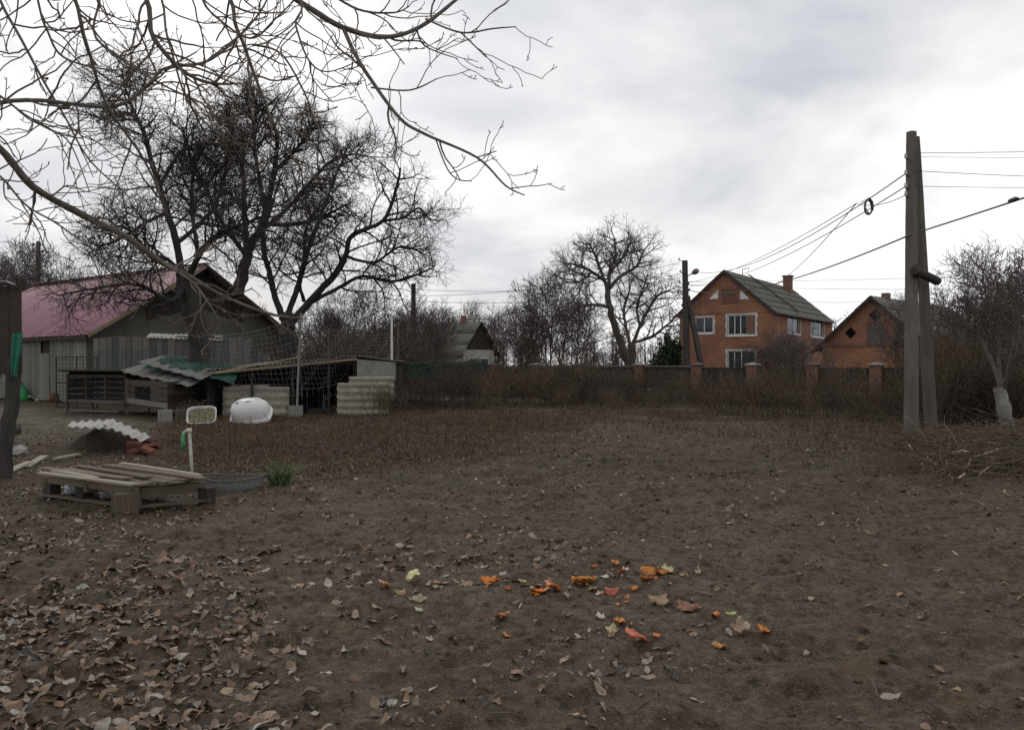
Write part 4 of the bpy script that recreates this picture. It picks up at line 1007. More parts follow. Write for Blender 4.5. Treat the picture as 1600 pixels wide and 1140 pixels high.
# ------------------------------------------------------------------ coop, hutches, netting
def coop():
    Zv = Vector((0, 0, 1))
    A = PX(318, 580, 23.6); B = PX(560, 557, 25.2); C = PX(634, 566, 29.2); D = PX(405, 567, 29.0)
    t = thing('chicken_coop', 'low patched coop with a dark open front and slate roof', 'coop', ((A.x+C.x)/2, (A.y+C.y)/2, 0))
    n = 6
    for i in range(n):          # roof slates laid side by side
        s0 = i/n; s1 = (i+1)/n+.012
        a = A.lerp(B, s0); b = A.lerp(B, s1); c = D.lerp(C, s1); d = D.lerp(C, s0); o = Zv*(.012*(i % 2)+R.uniform(0, .01))
        corr('roof_sheet', a+o, b+o, c+o, d+o, 7, .025, .012, 'slate', t, along=6, seed=i, sag=.02)
    gA, gB, gC, gD = [Vector((p.x, p.y, 0)) for p in (A, B, C, D)]
    def wall(P, Q, zp, zq, mat, off, N):
        u = 0; L = (Q-P).length; d = (Q-P).normalized()
        while u < L:
            bw = R.uniform(.16, .24); p = P+d*(u+bw/2)+N*off
            plank(t, p-Zv*.05, p+Zv*(zp+(zq-zp)*u/L-.05), bw-.012, .025, N, mat); u += bw
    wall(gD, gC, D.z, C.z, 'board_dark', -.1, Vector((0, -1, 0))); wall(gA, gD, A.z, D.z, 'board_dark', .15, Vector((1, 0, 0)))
    wall(gB, gC, B.z, C.z, 'board_dark', -.1, (gC-gB).cross(Zv).normalized())
    d = (gB-gA).normalized(); N = Vector((d.y, -d.x, 0))
    for s in (.03, .3, .56, .8, .985):
        p = gA.lerp(gB, s); z = A.z+(B.z-A.z)*s
        MB().tube([p-Zv*.1-N*.05, p+Zv*(z-.03)-N*.05], [.045, .04], 7).build('post', 'board_dark', t)
    for off, mt in ((.06, 'trim_tan'),): plank(t, A-Zv*.07+N*off, A.lerp(B, .98)-Zv*.07+N*off, .05, .09, Zv, mt, 'eave_pole')
    MB().tube([PX(338, 582, 23.3), PX(405, 569, 23.6), PX(472, 557, 24.0)], [.016]*3, 6).build('loose_pole', 'stick_pale', t)
    # standing slate sheets, waves level
    def sheet(nm, p0, p1, y0, y1, D0, D1, nw, mat, sd):
        a = PX(p0, y1, D0); b = PX(p0, y0, D0); c = PX(p1, y0, D1); d_ = PX(p1, y1, D1)
        corr(nm, a, b, c, d_, nw, .020, .010, mat, t, along=8, seed=sd)
    sheet('slate_sheet', 348, 452, 604, 654, 24.0, 24.5, 4, 'slate_warm', 3)
    sheet('slate_sheet', 360, 420, 601, 645, 24.16, 24.4, 4, 'slate_warm', 5)
    sheet('slate_sheet', 527, 608, 598, 654, 24.7, 25.6, 5, 'slate_warm', 7)
    sheet('slate_sheet', 545, 616, 588, 625, 24.9, 25.9, 3, 'slate_warm', 9)
    a, b = PX(558, 591, 25.1), PX(618, 593, 26.4)
    obj('flat_panel', [a, b, PX(618, 566, 26.4), PX(558, 561, 25.1)]+[p+Vector((0, .02, 0)) for p in (a, b, PX(618, 566, 26.4), PX(558, 561, 25.1))], [(0, 1, 2, 3), (7, 6, 5, 4), (0, 4, 5, 1), (1, 5, 6, 2), (2, 6, 7, 3), (3, 7, 4, 0)], 'concrete', t)
    for k, (px, z) in enumerate(((505, .5), (498, .62))):
        pass
    # a tyre-like dark hoop and a block seen in the dark opening
    h = thing('old_tyre', 'black tyre leaning inside the dark opening of the coop', 'tyre', (PX(520, 570, 25.6).x, 25.6, 0.0))
    c = PX(520, 595, 25.6); c.z = .36; m = MB(); pts = [c+Vector((.29*math.cos(i*math.pi/12), .1*math.sin(i*math.pi/12), .29*math.sin(i*math.pi/12))) for i in range(25)]
    m.tube(pts, [.08]*25, 10); m.build('tyre', 'metal_dark', h, smooth=True)
    p = GP(462, 651); o = MB().box(p+Zv*.17, .44, .2, .36, Matrix.Rotation(.2, 3, 'Z')).build('concrete_block', 'concrete'); tag(o, 'grey concrete block standing by the foot of the wire post', 'block')
    # boards lying inside
    for k in range(3):
        pp = PX(480+14*k, 570, 25.6+.3*k); o = plank(t, (pp.x, pp.y, .02), (pp.x+1.2, pp.y+.1, .22), .3, .03, (0, -1, .2), 'board_brown')
coop()
def netting():
    Zv = Vector((0, 0, 1)); D = 23.4
    t = thing('wire_netting', 'sagging wire net hung from a grey post in front of the coop', 'net', tuple(GP(462, 653)))
    b = GP(463, 654, -.1); tp = PX(470, 489, D); MB().tube([b, b.lerp(tp, .5), tp], [.036, .034, .03], 8).build('post', 'concrete', t)
    P0 = PX(318, 522, 24.6); P1 = tp-Zv*.05; P2 = PX(612, 520, 28.5)
    paths = []
    def net(a, b, za, zb, nx, nz, sag):
        def pt(s, k):
            p = a.lerp(b, s); top = a.z*(1-s)+b.z*s-sag*4*s*(1-s); bot = za*(1-s)+zb*s-.06*math.sin(s*9); z = top+(bot-top)*k; return Vector((p.x, p.y-.10*math.sin(k*3.1)*math.sin(s*3.1), z))
        for j in range(nz+1): paths.append(([pt(i/24, j/nz) for i in range(25)], [.0042 if 0 < j < nz else .007]*25))
        for i in range(nx+1): paths.append(([pt(min(1, max(0, i/nx+.02*math.sin(j*1.3+i))), j/12) for j in range(13)], [.0036]*13))
    net(P0, P1, .62, .75, 26, 13, .22); net(P1, P2, .9, 1.2, 34, 13, .30)
    tubes('mesh', paths, 3, 'wire_grey', t)
netting()
def hutches():
    Zv = Vector((0, 0, 1))
    # left hutch: low mesh-fronted box on legs
    t = thing('rabbit_hutch', 'low dark mesh-fronted hutch on legs, the left one by the barn', 'hutch', (PX(150, 570, 27.4).x, 27.4, 0))
    a = PX(106, 570, 27.6); b = PX(196, 570, 26.6); a.z = b.z = 0; d = (b-a).normalized(); N = Vector((d.y, -d.x, 0)); L = (b-a).length; dep = 1.0
    zt, zb = 1.28, .42
    for z0, z1, o, mt in ((zt-.09, zt, 0, 'board_brown'), (zb-.1, zb, 0, 'board_fence')): plank(t, a+Zv*(z0+.045), b+Zv*(z0+.045), .03, z1-z0, Zv, mt, 'rail')
    for s in (0, .33, .66, 1): plank(t, a.lerp(b, s)+Zv*(0 if s in (0, 1) else zb), a.lerp(b, s)+Zv*zt, .07, .05, N, 'board_brown', 'upright')
    for s in (0, 1): plank(t, a.lerp(b, s)-N*dep-Zv*.02, a.lerp(b, s)-N*dep+Zv*(zt+.1), .07, .05, N, 'board_brown', 'upright')
    for k in range(5): plank(t, a-N*dep+Zv*(zb+.1+k*.19), b-N*dep+Zv*(zb+.1+k*.19), .03, .18, Zv, 'board_dark')
    for e in (a, b):
        for k in range(5): plank(t, e-N*.03+Zv*(zb+.08+k*.19), e-N*dep+Zv*(zb+.08+k*.19), .025, .18, Zv, 'board_dark')
    plank(t, a-N*dep*.5+Zv*(zb-.02), b-N*dep*.5+Zv*(zb-.02), dep, .03, Zv, 'board_dark', 'floor')
    plank(t, a-d*.1+N*.15-N*dep*.5+Zv*(zt+.06), b+d*.15+N*.15-N*dep*.5+Zv*(zt+.04), dep+.45, .03, Zv+N*-.12, 'board_dark', 'roof')
    ps = [([a.lerp(b, i/60)+N*.02+Zv*zb, a.lerp(b, i/60)+N*.02+Zv*(zt-.09)], [.0035]*2) for i in range(61)]+[([a+N*.02+Zv*(zb+i*.055), b+N*.02+Zv*(zb+i*.055)], [.0035]*2) for i in range(14)]
    tubes('wire_front', ps, 3, 'metal_dark', t)
    o = plank(None, a+N*.3+Zv*.06+d*.5, b+N*.25+Zv*.05, .14, .05, Zv, 'board_fence', 'loose_plank'); tag(o, 'grey plank lying on the ground below the left hutch', 'plank')
    # right hutch: boarded, nearer at its right end, on a block and a post
    t = thing('rabbit_hutch', 'boarded hutch under slate sheets, the right one, standing on a block', 'hutch', (PX(245, 570, 24.2).x, 24.2, 0))
    a = PX(199, 570, 26.3); b = PX(262, 570, 22.8); c = PX(316, 570, 24.4); a.z = b.z = c.z = 0
    d = (b-a).normalized(); N = Vector((d.y, -d.x, 0)); N = N if N.y < 0 else -N; e = (c-b).normalized(); Ne = Vector((e.y, -e.x, 0)); Ne = Ne if Ne.y < 0 else -Ne
    zt, zb = 1.15, .34
    L = (b-a).length
    for k in range(4):
        z = zb+.08+k*.2
        if k in (1, 2):
            plank(t, a+d*.04+Zv*z, a+d*L*.22+Zv*z, .03, .19, Zv, 'board_brown'); plank(t, a+d*L*.62+Zv*z, b-d*.02+Zv*z, .03, .19, Zv, 'board_brown')
        else: plank(t, a+d*.04+Zv*z, b-d*.02+Zv*z, .03, .19, Zv, 'board_brown' if k else 'board_fence')
        plank(t, b+e*.01+Zv*z, c+Zv*z, .03, .19, Zv, 'board_dark' if k % 2 else 'board_brown')
        plank(t, a+e*1.4+Zv*z, c+Zv*z, .03, .19, Zv, 'board_dark')
    plank(t, a+e*.7+Zv*zb, b+e*.7+Zv*zb, 1.4, .03, Zv, 'board_dark', 'floor')
    plank(t, a+d*L*.22+Zv*(zb+.1), a+d*L*.62+Zv*(zb+.1), .04, .05, Zv, 'board_fence', 'door_rail')
    ps = [([a+d*L*(.22+.4*i/16)+Zv*(zb+.18), a+d*L*(.22+.4*i/16)+Zv*(zb+.6)], [.0035]*2) for i in range(17)]+[([a+d*L*.22+Zv*(zb+.2+i*.05), a+d*L*.62+Zv*(zb+.2+i*.05)], [.0035]*2) for i in range(9)]
    tubes('wire_window', ps, 3, 'metal_dark', t)
    plank(t, a-Zv*.02, a+Zv*zt, .08, .07, N, 'board_fence', 'leg'); plank(t, c-Zv*.02, c+Zv*zt, .08, .07, Ne, 'board_dark', 'leg')
    # slates on top
    corr('roof_sheet', PX(184, 580, 26.6), PX(296, 604, 22.4), PX(330, 588, 24.4), PX(235, 566, 28.0), 7, .018, .012, 'slate', t, along=6, seed=2)
    corr('roof_sheet', PX(213, 566, 26.2), PX(315, 593, 22.6), PX(342, 580, 24.2), PX(255, 556, 27.6), 6, .018, .012, 'slate', t, along=6, seed=5)
    for px, py, lab in ((258, 661, 'concrete block under the front corner of the right hutch'), (285, 658, 'dark block beside the concrete block under the right hutch')):
        p = GP(px, py); o = MB().box(p+Zv*.16, .34, .34, .36, Matrix.Rotation(.5, 3, 'Z')).build('concrete_block', 'concrete' if px < 270 else 'brick_block'); tag(o, lab, 'block')
    # welded mesh cage panel by the barn wall
    t = thing('cage_panel', 'dark welded mesh cage panel leaning against the barn wall', 'cage', (PX(117, 570, 29.6).x, 29.6, 0))
    a = PX(88, 570, 29.8); b = PX(152, 570, 29.2); a.z = b.z = 0; zt = 1.9
    fr = MB()
    for p in (a, a.lerp(b, .5), b): fr.tube([p, p+Zv*zt], [.03, .03], 6)
    for z in (.05, .95, 1.42, zt): fr.tube([a+Zv*z, b+Zv*z], [.026, .026], 6)
    fr.build('frame', 'metal_dark', t)
    ps = [([a.lerp(b, i/12)+Zv*.05, a.lerp(b, i/12)+Zv*zt], [.008]*2) for i in range(13)]+[([a+Zv*(.05+i*.145), b+Zv*(.05+i*.145)], [.008]*2) for i in range(13)]
    tubes('mesh', ps, 4, 'metal_dark', t)
hutches()

def net_sheet(name, label, grid, mat, cat='net', open_=True, r=.004, hang=0):
    """draped netting: real strands over a surface given as rows of points"""
    G = grid; paths = []
    for row in G: paths.append((row, [r]*len(row)))
    for j in range(len(G[0])): paths.append(([row[j] for row in G], [r]*len(G)))
    return tubes(name, paths, 3, mat, None)
def green_nets():
    q = random.Random(12)
    def bil(a, b, c, d, nu, nv, jit, sag=0):
        out = []
        for j in range(nv+1):
            row = []
            for i in range(nu+1):
                s, t = i/nu, j/nv; p = (a*(1-s)+b*s)*(1-t)+(d*(1-s)+c*s)*t
                nz = float(vnoise(np.array([s*6+3]), np.array([t*4]), 5)[0]-.5)
                p = p+Vector((q.uniform(-1, 1)*jit*.3, q.uniform(-1, 1)*jit*.3, nz*jit-sag*4*s*(1-s))); row.append(p)
            out.append(row)
        return out
    o = net_sheet('garden_net', '', bil(PX(222, 572, 25.4), PX(366, 598, 22.6), PX(372, 574, 24.8), PX(262, 553, 27.0), 60, 40, .14), 'net_green', r=.010); tag(o, 'dark green net heaped over the right hutch roof', 'net')
    o = net_sheet('garden_net', '', bil(PX(140, 580, 28.6), PX(262, 572, 28.0), PX(258, 545, 28.2), PX(140, 546, 28.8), 60, 22, .06), 'net_green', r=.0035); tag(o, 'thin green net hung in front of the barn wall above the left hutch', 'net')
    o = net_sheet('garden_net', '', bil(PX(628, 592, 30), PX(762, 578, 34), PX(762, 560, 34), PX(634, 566, 30), 70, 22, .12, .05), 'net_green', r=.011); tag(o, 'green net strung low in the bushes right of the coop', 'net')
    # green cloth on the brown shelter and the bag below it
    a = PX(19, 521, 11.55); b = PX(34, 520, 11.6); v = []; f = []; nu, nv = 8, 14
    for side in (0, 1):
        for j in range(nv+1):
            for i in range(nu+1):
                s, t = i/nu, j/nv; w = (1-.55*t); p = a.lerp(b, .1+s*w); p = p+Vector((0, -.03*math.sin(s*11+t*2)-.004*side-.02, -.62*t)); v.append(p)
    n = (nu+1)*(nv+1)
    for j in range(nv):
        for i in range(nu):
            k = j*(nu+1)+i; f += [(k, k+nu+1, k+nu+2, k+1), (n+k, n+k+1, n+k+nu+2, n+k+nu+1)]
    o = obj('cloth', v, f, 'cloth_green', None, True); tag(o, 'green rag hanging on the brown board shelter at the left edge', 'cloth')
    c = GP(36, 626); m = MB(); prof = [(0, 0), (.24, .0), (.30, .12), (.29, .35), (.24, .58), (.16, .72), (.10, .78), (.13, .85), (0, .83)]
    m.lathe(c, prof, 14); vv = [p+Vector((q.uniform(-.03, .03), q.uniform(-.03, .03), q.uniform(-.02, .02)))+Vector((-(p.z-c.z)*.2, 0, 0)) for p in m.v]
    o = obj('sack', vv, m.f, 'plastic_green', None, True); tag(o, 'bright green plastic sack on the ground by the barn wall', 'sack')
    t = thing('rubble_heap', 'small heap of pale rubble beside the green sack', 'rubble', tuple(GP(62, 627)))
    for k in range(13):
        p = GP(46+k*2.7+q.uniform(-2, 2), 626+q.uniform(-3, 2)); s = q.uniform(.12, .24); z = .07+(.16 if k % 3 == 0 else 0)
        chunk('rubble', p+Vector((0, 0, z)), s, s*.7, s*.5, 'rubble', t, k)
    p = GP(84, 628); o = MB().lathe(p, [(0, .0), (.16, .0), (.19, .2), (.15, .38), (0, .40)], 12).build('clay_pot', 'rust', None, True); tag(o, 'brown pot standing at the corner of the barn by the cage', 'pot')
def chunk(name, c, sx, sy, sz, mat, parent, seed, rot=None):
    q = random.Random(seed); v = []; f = []; n = 7
    rings = [(-1, .55), (-.45, 1), (.35, .95), (1, .5)]
    for z, r in rings:
        for i in range(n):
            a = 2*math.pi*i/n; k = r*q.uniform(.78, 1.15); v.append(Vector((sx*.5*k*math.cos(a), sy*.5*k*math.sin(a), sz*.5*z*q.uniform(.8, 1.1))))
    for j in range(3):
        for i in range(n): f.append((j*n+i, j*n+(i+1) % n, (j+1)*n+(i+1) % n, (j+1)*n+i))
    f += [tuple(reversed(range(n))), tuple(3*n+i for i in range(n))]
    M = Matrix.Rotation(q.uniform(0, 6), 3, 'Z') @ Matrix.Rotation(q.uniform(-.5, .5), 3, 'X')
    return obj(name, [M @ p+Vector(c) for p in v], f, mat, parent)
green_nets()

def brown_shelter():
    Zv = Vector((0, 0, 1)); D = 11.7
    t = thing('board_shelter', 'dark brown board shelter on a leaning post cut by the left edge', 'shelter', (PX(0, 570, D).x, D, 0))
    x1 = PX(33, 570, D).x; q = random.Random(2)
    for k in range(7):
        w = .155; x = x1-.078-k*.158; b = 1.42+q.uniform(-.08, .06)
        plank(t, (x, D+q.uniform(0, .02), b), (x, D+q.uniform(0, .02), 2.75+q.uniform(-.02, .02)), w, .03, (0, -1, 0), 'board_brown')
    for k in range(4):
        plank(t, (x1-.17-k*.103, D+.06+k*.15, 1.45), (x1-.17-k*.103, D+.06+k*.15, 2.74), .155, .03, (.85, -.5, 0), 'board_brown')
    # tar-paper top, ragged
    v = []; f = []; n = 16
    for j in range(4):
        for i in range(n+1):
            x = x1+.01-i*1.25/n-j*.22; y = D-.12+j*.32; z = 2.76+.03*j+.035*q.random()+(.05*math.sin(i*.5)); v.append(Vector((x, y, z)))
    m0 = len(v); v += [p-Zv*.03 for p in v]
    for j in range(3):
        for i in range(n):
            a = j*(n+1)+i; f += [(a, a+n+1, a+n+2, a+1), (m0+a, m0+a+1, m0+a+n+2, m0+a+n+1)]
    for i in range(n): f.append((i, i+1, m0+i+1, m0+i))
    obj('roof_felt', v, f, 'metal_dark', t)
    a = PX(6, 745, 11.4); a.z = -.2; b = PX(24, 560, 11.75)
    pts, rad = catmull([a, PX(10, 690, 11.5), PX(18, 630, 11.65), b], [.11, .10, .10, .10], 4, random.Random(1), .012)
    MB().tube(pts, rad, 9).build('post', 'bark_dark', t, True)
    plank(t, (x1-1.1, D+.1, .02), (x1-1.1, D+.1, 2.7), .14, .1, (0, -1, 0), 'board_brown', 'post')
brown_shelter()

# ------------------------------------------------------------------ tub, basin, slates, tap, pallet deck
def tub():
    Zv = Vector((0, 0, 1)); c = GP(393, 661); L, W, H = 1.06, .74, .50
    t = thing('bathtub', 'white enamel bathtub turned upside down in front of the coop', 'bathtub', tuple(c))
    M = Matrix.Rotation(.10, 3, 'Z') @ Matrix.Rotation(-.09, 3, 'Y') @ Matrix.Rotation(.62, 3, 'X')
    n = 40
    def ring(l, w, z, e=3.2):
        out = []
        for i in range(n):
            a = 2*math.pi*i/n; ca, sa = math.cos(a), math.sin(a); k = (abs(ca)**e+abs(sa)**e)**(-1/e); out.append(c+Zv*.19+M @ Vector((l/2*k*ca, w/2*k*sa, z)))
        return out
    prof = [(L+.06, W+.06, 0, 3.4), (L+.075, W+.075, .02, 3.4), (L+.06, W+.06, .04, 3.4), (L-.02, W-.05, .045, 3), (L-.03, W-.07, .12, 3), (L-.05, W-.12, .23, 3), (L-.09, W-.2, .32, 2.9), (L-.15, W-.31, .385, 2.8), (L-.24, W-.44, .425, 2.7), (L-.36, W-.57, .445, 2.6), (.4, .05, .45, 2)]
    v = []; f = []
    for p in prof: v += ring(*p)
    for j in range(len(prof)-1):
        for i in range(n): f.append((j*n+i, j*n+(i+1) % n, (j+1)*n+(i+1) % n, (j+1)*n+i))
    f.append(tuple((len(prof)-1)*n+i for i in range(n)))
    inn = [(L+.06, W+.06, 0, 4), (L-.1, W-.1, .01, 3.4), (L-.12, W-.12, .2, 3), (L-.3, W-.26, .43, 2.6), (.15, .08, .48, 2)]; k0 = len(v)
    for p in inn: v += ring(*p)
    for j in range(len(inn)-1):
        for i in range(n): f.append((k0+j*n+i, k0+(j+1)*n+i, k0+(j+1)*n+(i+1) % n, k0+j*n+(i+1) % n))
    obj('shell', v, f, 'enamel', t, True)
    m = MB(); d = c+Zv*.19+M @ Vector((-.3, 0, .43)); m.lathe(d, [(.028, 0), (.03, .04), (.022, .05), (0, .05)], 10); m.build('drain', 'rust', t)
tub()
def basin():
    Zv = Vector((0, 0, 1)); c = GP(315, 667); W, H, T = .72, .50, .2
    t = thing('sink_basin', 'rusty white sink basin propped on edge facing the yard', 'basin', tuple(c))
    M = Matrix.Rotation(.18, 3, 'Z') @ Matrix.Rotation(math.radians(58), 3, 'X') @ Matrix.Rotation(.05, 3, 'Z'); n = 36; O = c+Zv*.27
    def ring(w, h, z, e=5):
        out = []
        for i in range(n):
            a = 2*math.pi*i/n; ca, sa = math.cos(a), math.sin(a); k = (abs(ca)**e+abs(sa)**e)**(-1/e); out.append(O+M @ Vector((w/2*k*ca, h/2*k*sa, z)))
        return out
    prof = [(W*.6, H*.6, -T), (W*.86, H*.84, -T*.9), (W*.95, H*.93, -.03), (W, H, 0), (W+.015, H+.015, .015), (W-.012, H-.012, .02), (W-.04, H-.04, .008), (W*.84, H*.8, -T*.6), (W*.55, H*.52, -T*.75)]
    v = []; f = []
    for p in prof: v += ring(*p)
    for j in range(len(prof)-1):
        for i in range(n): f.append((j*n+i, (j+1)*n+i, (j+1)*n+(i+1) % n, j*n+(i+1) % n))
    f.append(tuple(range(n)))
    obj('shell', v, f, 'enamel', t, True)
    d = ring(W*.9, H*.9, -T*.25); obj('dirt_fill', d+[O+M @ Vector((0, 0, -T*.3))], [(i, (i+1) % n, n) for i in range(n)], 'basin_dirt', t)
basin()
def slate_tent():
    Zv = Vector((0, 0, 1)); D = 15.6; base = GP(170, 696)
    t = thing('slate_pile', 'pair of pale corrugated slate pieces propped over a dirt mound', 'slate pile', tuple(base))
    # earth under it
    c = PX(168, 570, D+.25); c.z = 0; v = []; f = []; nr, na = 7, 26
    for j in range(nr+1):
        r = j/nr
        for i in range(na):
            a = 2*math.pi*i/na; h = (1-r*r)*.36; p = Vector((c.x+r*.80*math.cos(a), c.y+r*.5*math.sin(a), 0)); v.append(p+Zv*(h*(.75+.5*float(vnoise(np.array([p.x*5]), np.array([p.y*5]), 3)[0]))-.03*r))
    for j in range(nr):
        for i in range(na): f.append((j*na+i, (j+1)*na+i, (j+1)*na+(i+1) % na, j*na+(i+1) % na))
    obj('mound', v, f, 'dirt', t, True)
    corr('slate_sheet', PX(103, 667, 14.9), PX(172, 670, 14.7), PX(178, 656, 15.7), PX(112, 660, 15.9), 5, .02, .012, 'slate_pale', t, along=5, seed=1)
    corr('slate_sheet', PX(160, 664, 14.8), PX(222, 690, 14.7), PX(236, 682, 15.5), PX(174, 655, 15.6), 5, .02, .012, 'slate_pale', t, along=5, seed=4)
    q = random.Random(5); bm = mkmesh('brick', [], []); m = MB().box((0, 0, 0), .25, .12, .065); bm = mkmesh('brick', [tuple(x) for x in m.v], m.f, 'red_brick')
    t2 = thing('brick_heap', 'small heap of broken red bricks right of the slate pieces', 'bricks', tuple(GP(225, 702)))
    for k in range(22):
        px = 205+q.uniform(0, 38); py = 700+q.uniform(-7, 8); p = GP(px, py); o = link('brick', bm, t2); o.location = p+Zv*(.04+.07*(k % 3)+.0)-WO[t2]; o.rotation_euler = (q.uniform(-.4, .4), q.uniform(-.4, .4), q.uniform(0, 3.1))
        s = q.uniform(.6, 1); o.scale = (s, 1, 1)
slate_tent()
def standpipe():
    Zv = Vector((0, 0, 1)); b = GP(301, 744, -.1); D = b.y; tp = PX(296, 671, D)
    t = thing('standpipe', 'bent white water pipe with a green tap end beside the pallet deck', 'tap', (b.x, b.y, 0))
    e1 = PX(288, 674, D-.03); e2 = PX(286, 680, D-.04)
    pts = [b, b.lerp(tp, .6), tp-Zv*.05, tp, tp+(e1-tp)*.25+Zv*.012, e1, e2]; MB().tube(pts, [.024, .024, .024, .026, .022, .018, .018], 9).build('pipe', 'pipe_white', t, True)
    MB().tube([tp-Zv*.04, tp+Zv*.02], [.034, .034], 9).build('elbow', 'pipe_white', t, True)
    vl = MB().tube([e1-Zv*.02, e1+Zv*.05], [.014, .012], 7).build('valve', 'metal_dark', t); a = (tp-e1).normalized()
    MB().tube([e1+Zv*.05-a*.05, e1+Zv*.055+a*.05], [.009, .009], 6).build('handle', 'rust', vl)
    MB().tube([e2+Zv*.02, PX(286, 690, D-.05), PX(285, 703, D-.05)], [.026, .027, .021], 8).build('hose_end', 'plastic_green', t, True)
standpipe()
def pallet_deck():
    Zv = Vector((0, 0, 1)); z = .285
    L_, F_, R_, B_ = [PX(a, b, (EYE-z)*F/(b-570)) for a, b in ((63, 740), (216, 757), (326, 748), (186, 723))]
    t = thing('pallet_deck', 'low deck of weathered loose planks laid on a pallet', 'pallet', ((L_.x+R_.x)/2, (L_.y+R_.y)/2, 0))
    q = random.Random(8); n = 11
    # runners
    for s in (.06, .5, .94):
        a = L_.lerp(F_, s)-Zv*.10; b = B_.lerp(R_, s)-Zv*.10; d = (b-a).normalized(); plank(t, a-d*.02, b+d*.02, .09, .11, Zv, 'board_pallet', 'runner')
    e = 0
    for k in range(n):
        s0 = (k+.5)/n; a = L_.lerp(B_, s0); b = F_.lerp(R_, s0); d = (b-a).normalized()
        la = q.uniform(-.08, .18); lb = q.uniform(-.12, .06)
        plank(t, a+d*la+Zv*(q.uniform(-.015, .012)), b+d*lb+Zv*q.uniform(-.012, .012), .115+q.uniform(-.03, .03), .024, Zv+Vector((q.uniform(-.04, .04), q.uniform(-.04, .04), 0)), 'board_pallet')
    for a, b, w, mt in (((63, 738), (212, 757), .10, 'board_pale'), ((84, 735), (150, 746), .08, 'board_pale'), ((66, 731), (200, 747), .12, 'board_pallet'), ((165, 726), (318, 747), .10, 'board_pallet'), ((190, 723), (312, 742), .07, 'board_pale'), ((120, 727), (232, 745), .11, 'board_pallet')):
        zz = z+.035; A = PX(*a, (EYE-zz)*F/(a[1]-570)); B = PX(*b, (EYE-zz)*F/(b[1]-570)); plank(t, A, B, w, .022, Zv, mt)
    # lower face boards and blocks of the pallet
    for s0, s1, zz in ((0, 1, .05),):
        plank(t, L_.lerp(F_, .02)-Zv*(z-.045), F_-Zv*(z-.04), .10, .022, Zv, 'board_pallet', 'base_board'); plank(t, F_-Zv*(z-.045), R_-Zv*(z-.045), .1, .022, Zv, 'board_pallet', 'base_board')
        plank(t, L_-Zv*.06, F_-Zv*.06, .022, .09, Zv, 'board_pallet', 'face_board')
    M = Matrix.Rotation(-.5, 3, 'Z')
    for p, s in ((L_.lerp(F_, .1), 1), (L_.lerp(F_, .45), 1), (F_.lerp(R_, .95), 1), (B_, 1), (L_.lerp(B_, .5), 1)):
        MB().box(Vector((p.x, p.y+.05, .09)), .15, .13, .19, M).build('block', 'board_dark', t)
    p = GP(198, 799); o = MB().box(p+Zv*.10, .26, .22, .24, Matrix.Rotation(.2, 3, 'Z')).build('wood_block', 'board_pallet'); tag(o, 'squared wooden block propping the near corner of the plank deck', 'block')
    p = GP(101, 772); p2 = p+Vector((.05, .12, 0))
    t3 = tag(MB().lathe(p2, [(0, .0), (.10, .0), (.105, .02), (.105, .13), (.09, .15), (0, .15)], 14).build('jar', 'glass_jar', None, True), 'pale glass jar standing in the shade under the plank deck', 'jar')
    p = GP(159, 776); tag(MB().lathe(p+Vector((0, .1, 0)), [(0, 0), (.07, 0), (.075, .1), (.06, .12), (0, .12)], 12).build('jar', 'ceramic', None, True), 'white tub under the middle of the plank deck', 'tub')
    # oval wire basket at its right end
    c = GP(364, 763); t = thing('wire_basket', 'shallow oval wire mesh basket lying right of the plank deck', 'basket', tuple(c)); ax, ay, h = .40, .30, .15; n = 44
    def pt(a, z, k=1.0): return c+Vector((ax*k*math.cos(a), ay*k*math.sin(a), z+.02*math.cos(a*2)))
    ang = [2*math.pi*i/n for i in range(n+1)]
    rim = MB()
    for z, k, r in ((.02, .94, .008), (h, 1.0, .011)): rim.tube([pt(a, z, k) for a in ang], [r]*(n+1), 6)
    rim.build('rim', 'board_fence', t)
    ps = [([pt(a, .02, .94), pt(a+.04, h*.5, .97), pt(a, h, 1)], [.004]*3) for a in np.linspace(0, 6.283, 84)]
    ps += [([pt(a, z, .95+.05*z/h) for a in ang], [.004]*(n+1)) for z in np.linspace(.03, h-.01, 7)]
    ps += [([pt(math.pi-u, .02, .94), pt(u, .02, .94)], [.004]*2) for u in np.linspace(-1.45, 1.45, 26)]
    tubes('mesh', ps, 3, 'wire_grey', t)
    v = [pt(a, .012, .93) for a in ang[:-1]]; 
    # pale boards on the ground to the left
    for k, (a, b, lab) in enumerate((((14, 733), (46, 722), 'short pale plank on the soil nearest the left edge'), ((40, 726), (70, 714), 'pale split plank lying left of the deck'), ((86, 716), (122, 709), 'pale plank end lying behind the deck'))):
        o = plank(None, GP(*a, .03), GP(*b, .05), .12, .03, Zv, 'board_pale', 'loose_plank'); tag(o, lab, 'plank')
    p = GP(30, 708); o = chunk('stone', p+Zv*.05, .34, .3, .18, 'rubble', None, 9); tag(o, 'rounded pale stone beside the leaning post', 'stone')
    p = GP(22, 678); o = MB().lathe(p, [(0, 0), (.14, 0), (.16, .22), (.15, .23), (.13, .02), (0, .02)], 14).build('bucket', 'plaster_grey', None, True); tag(o, 'small grey bucket behind the leaning post', 'bucket')
pallet_deck()

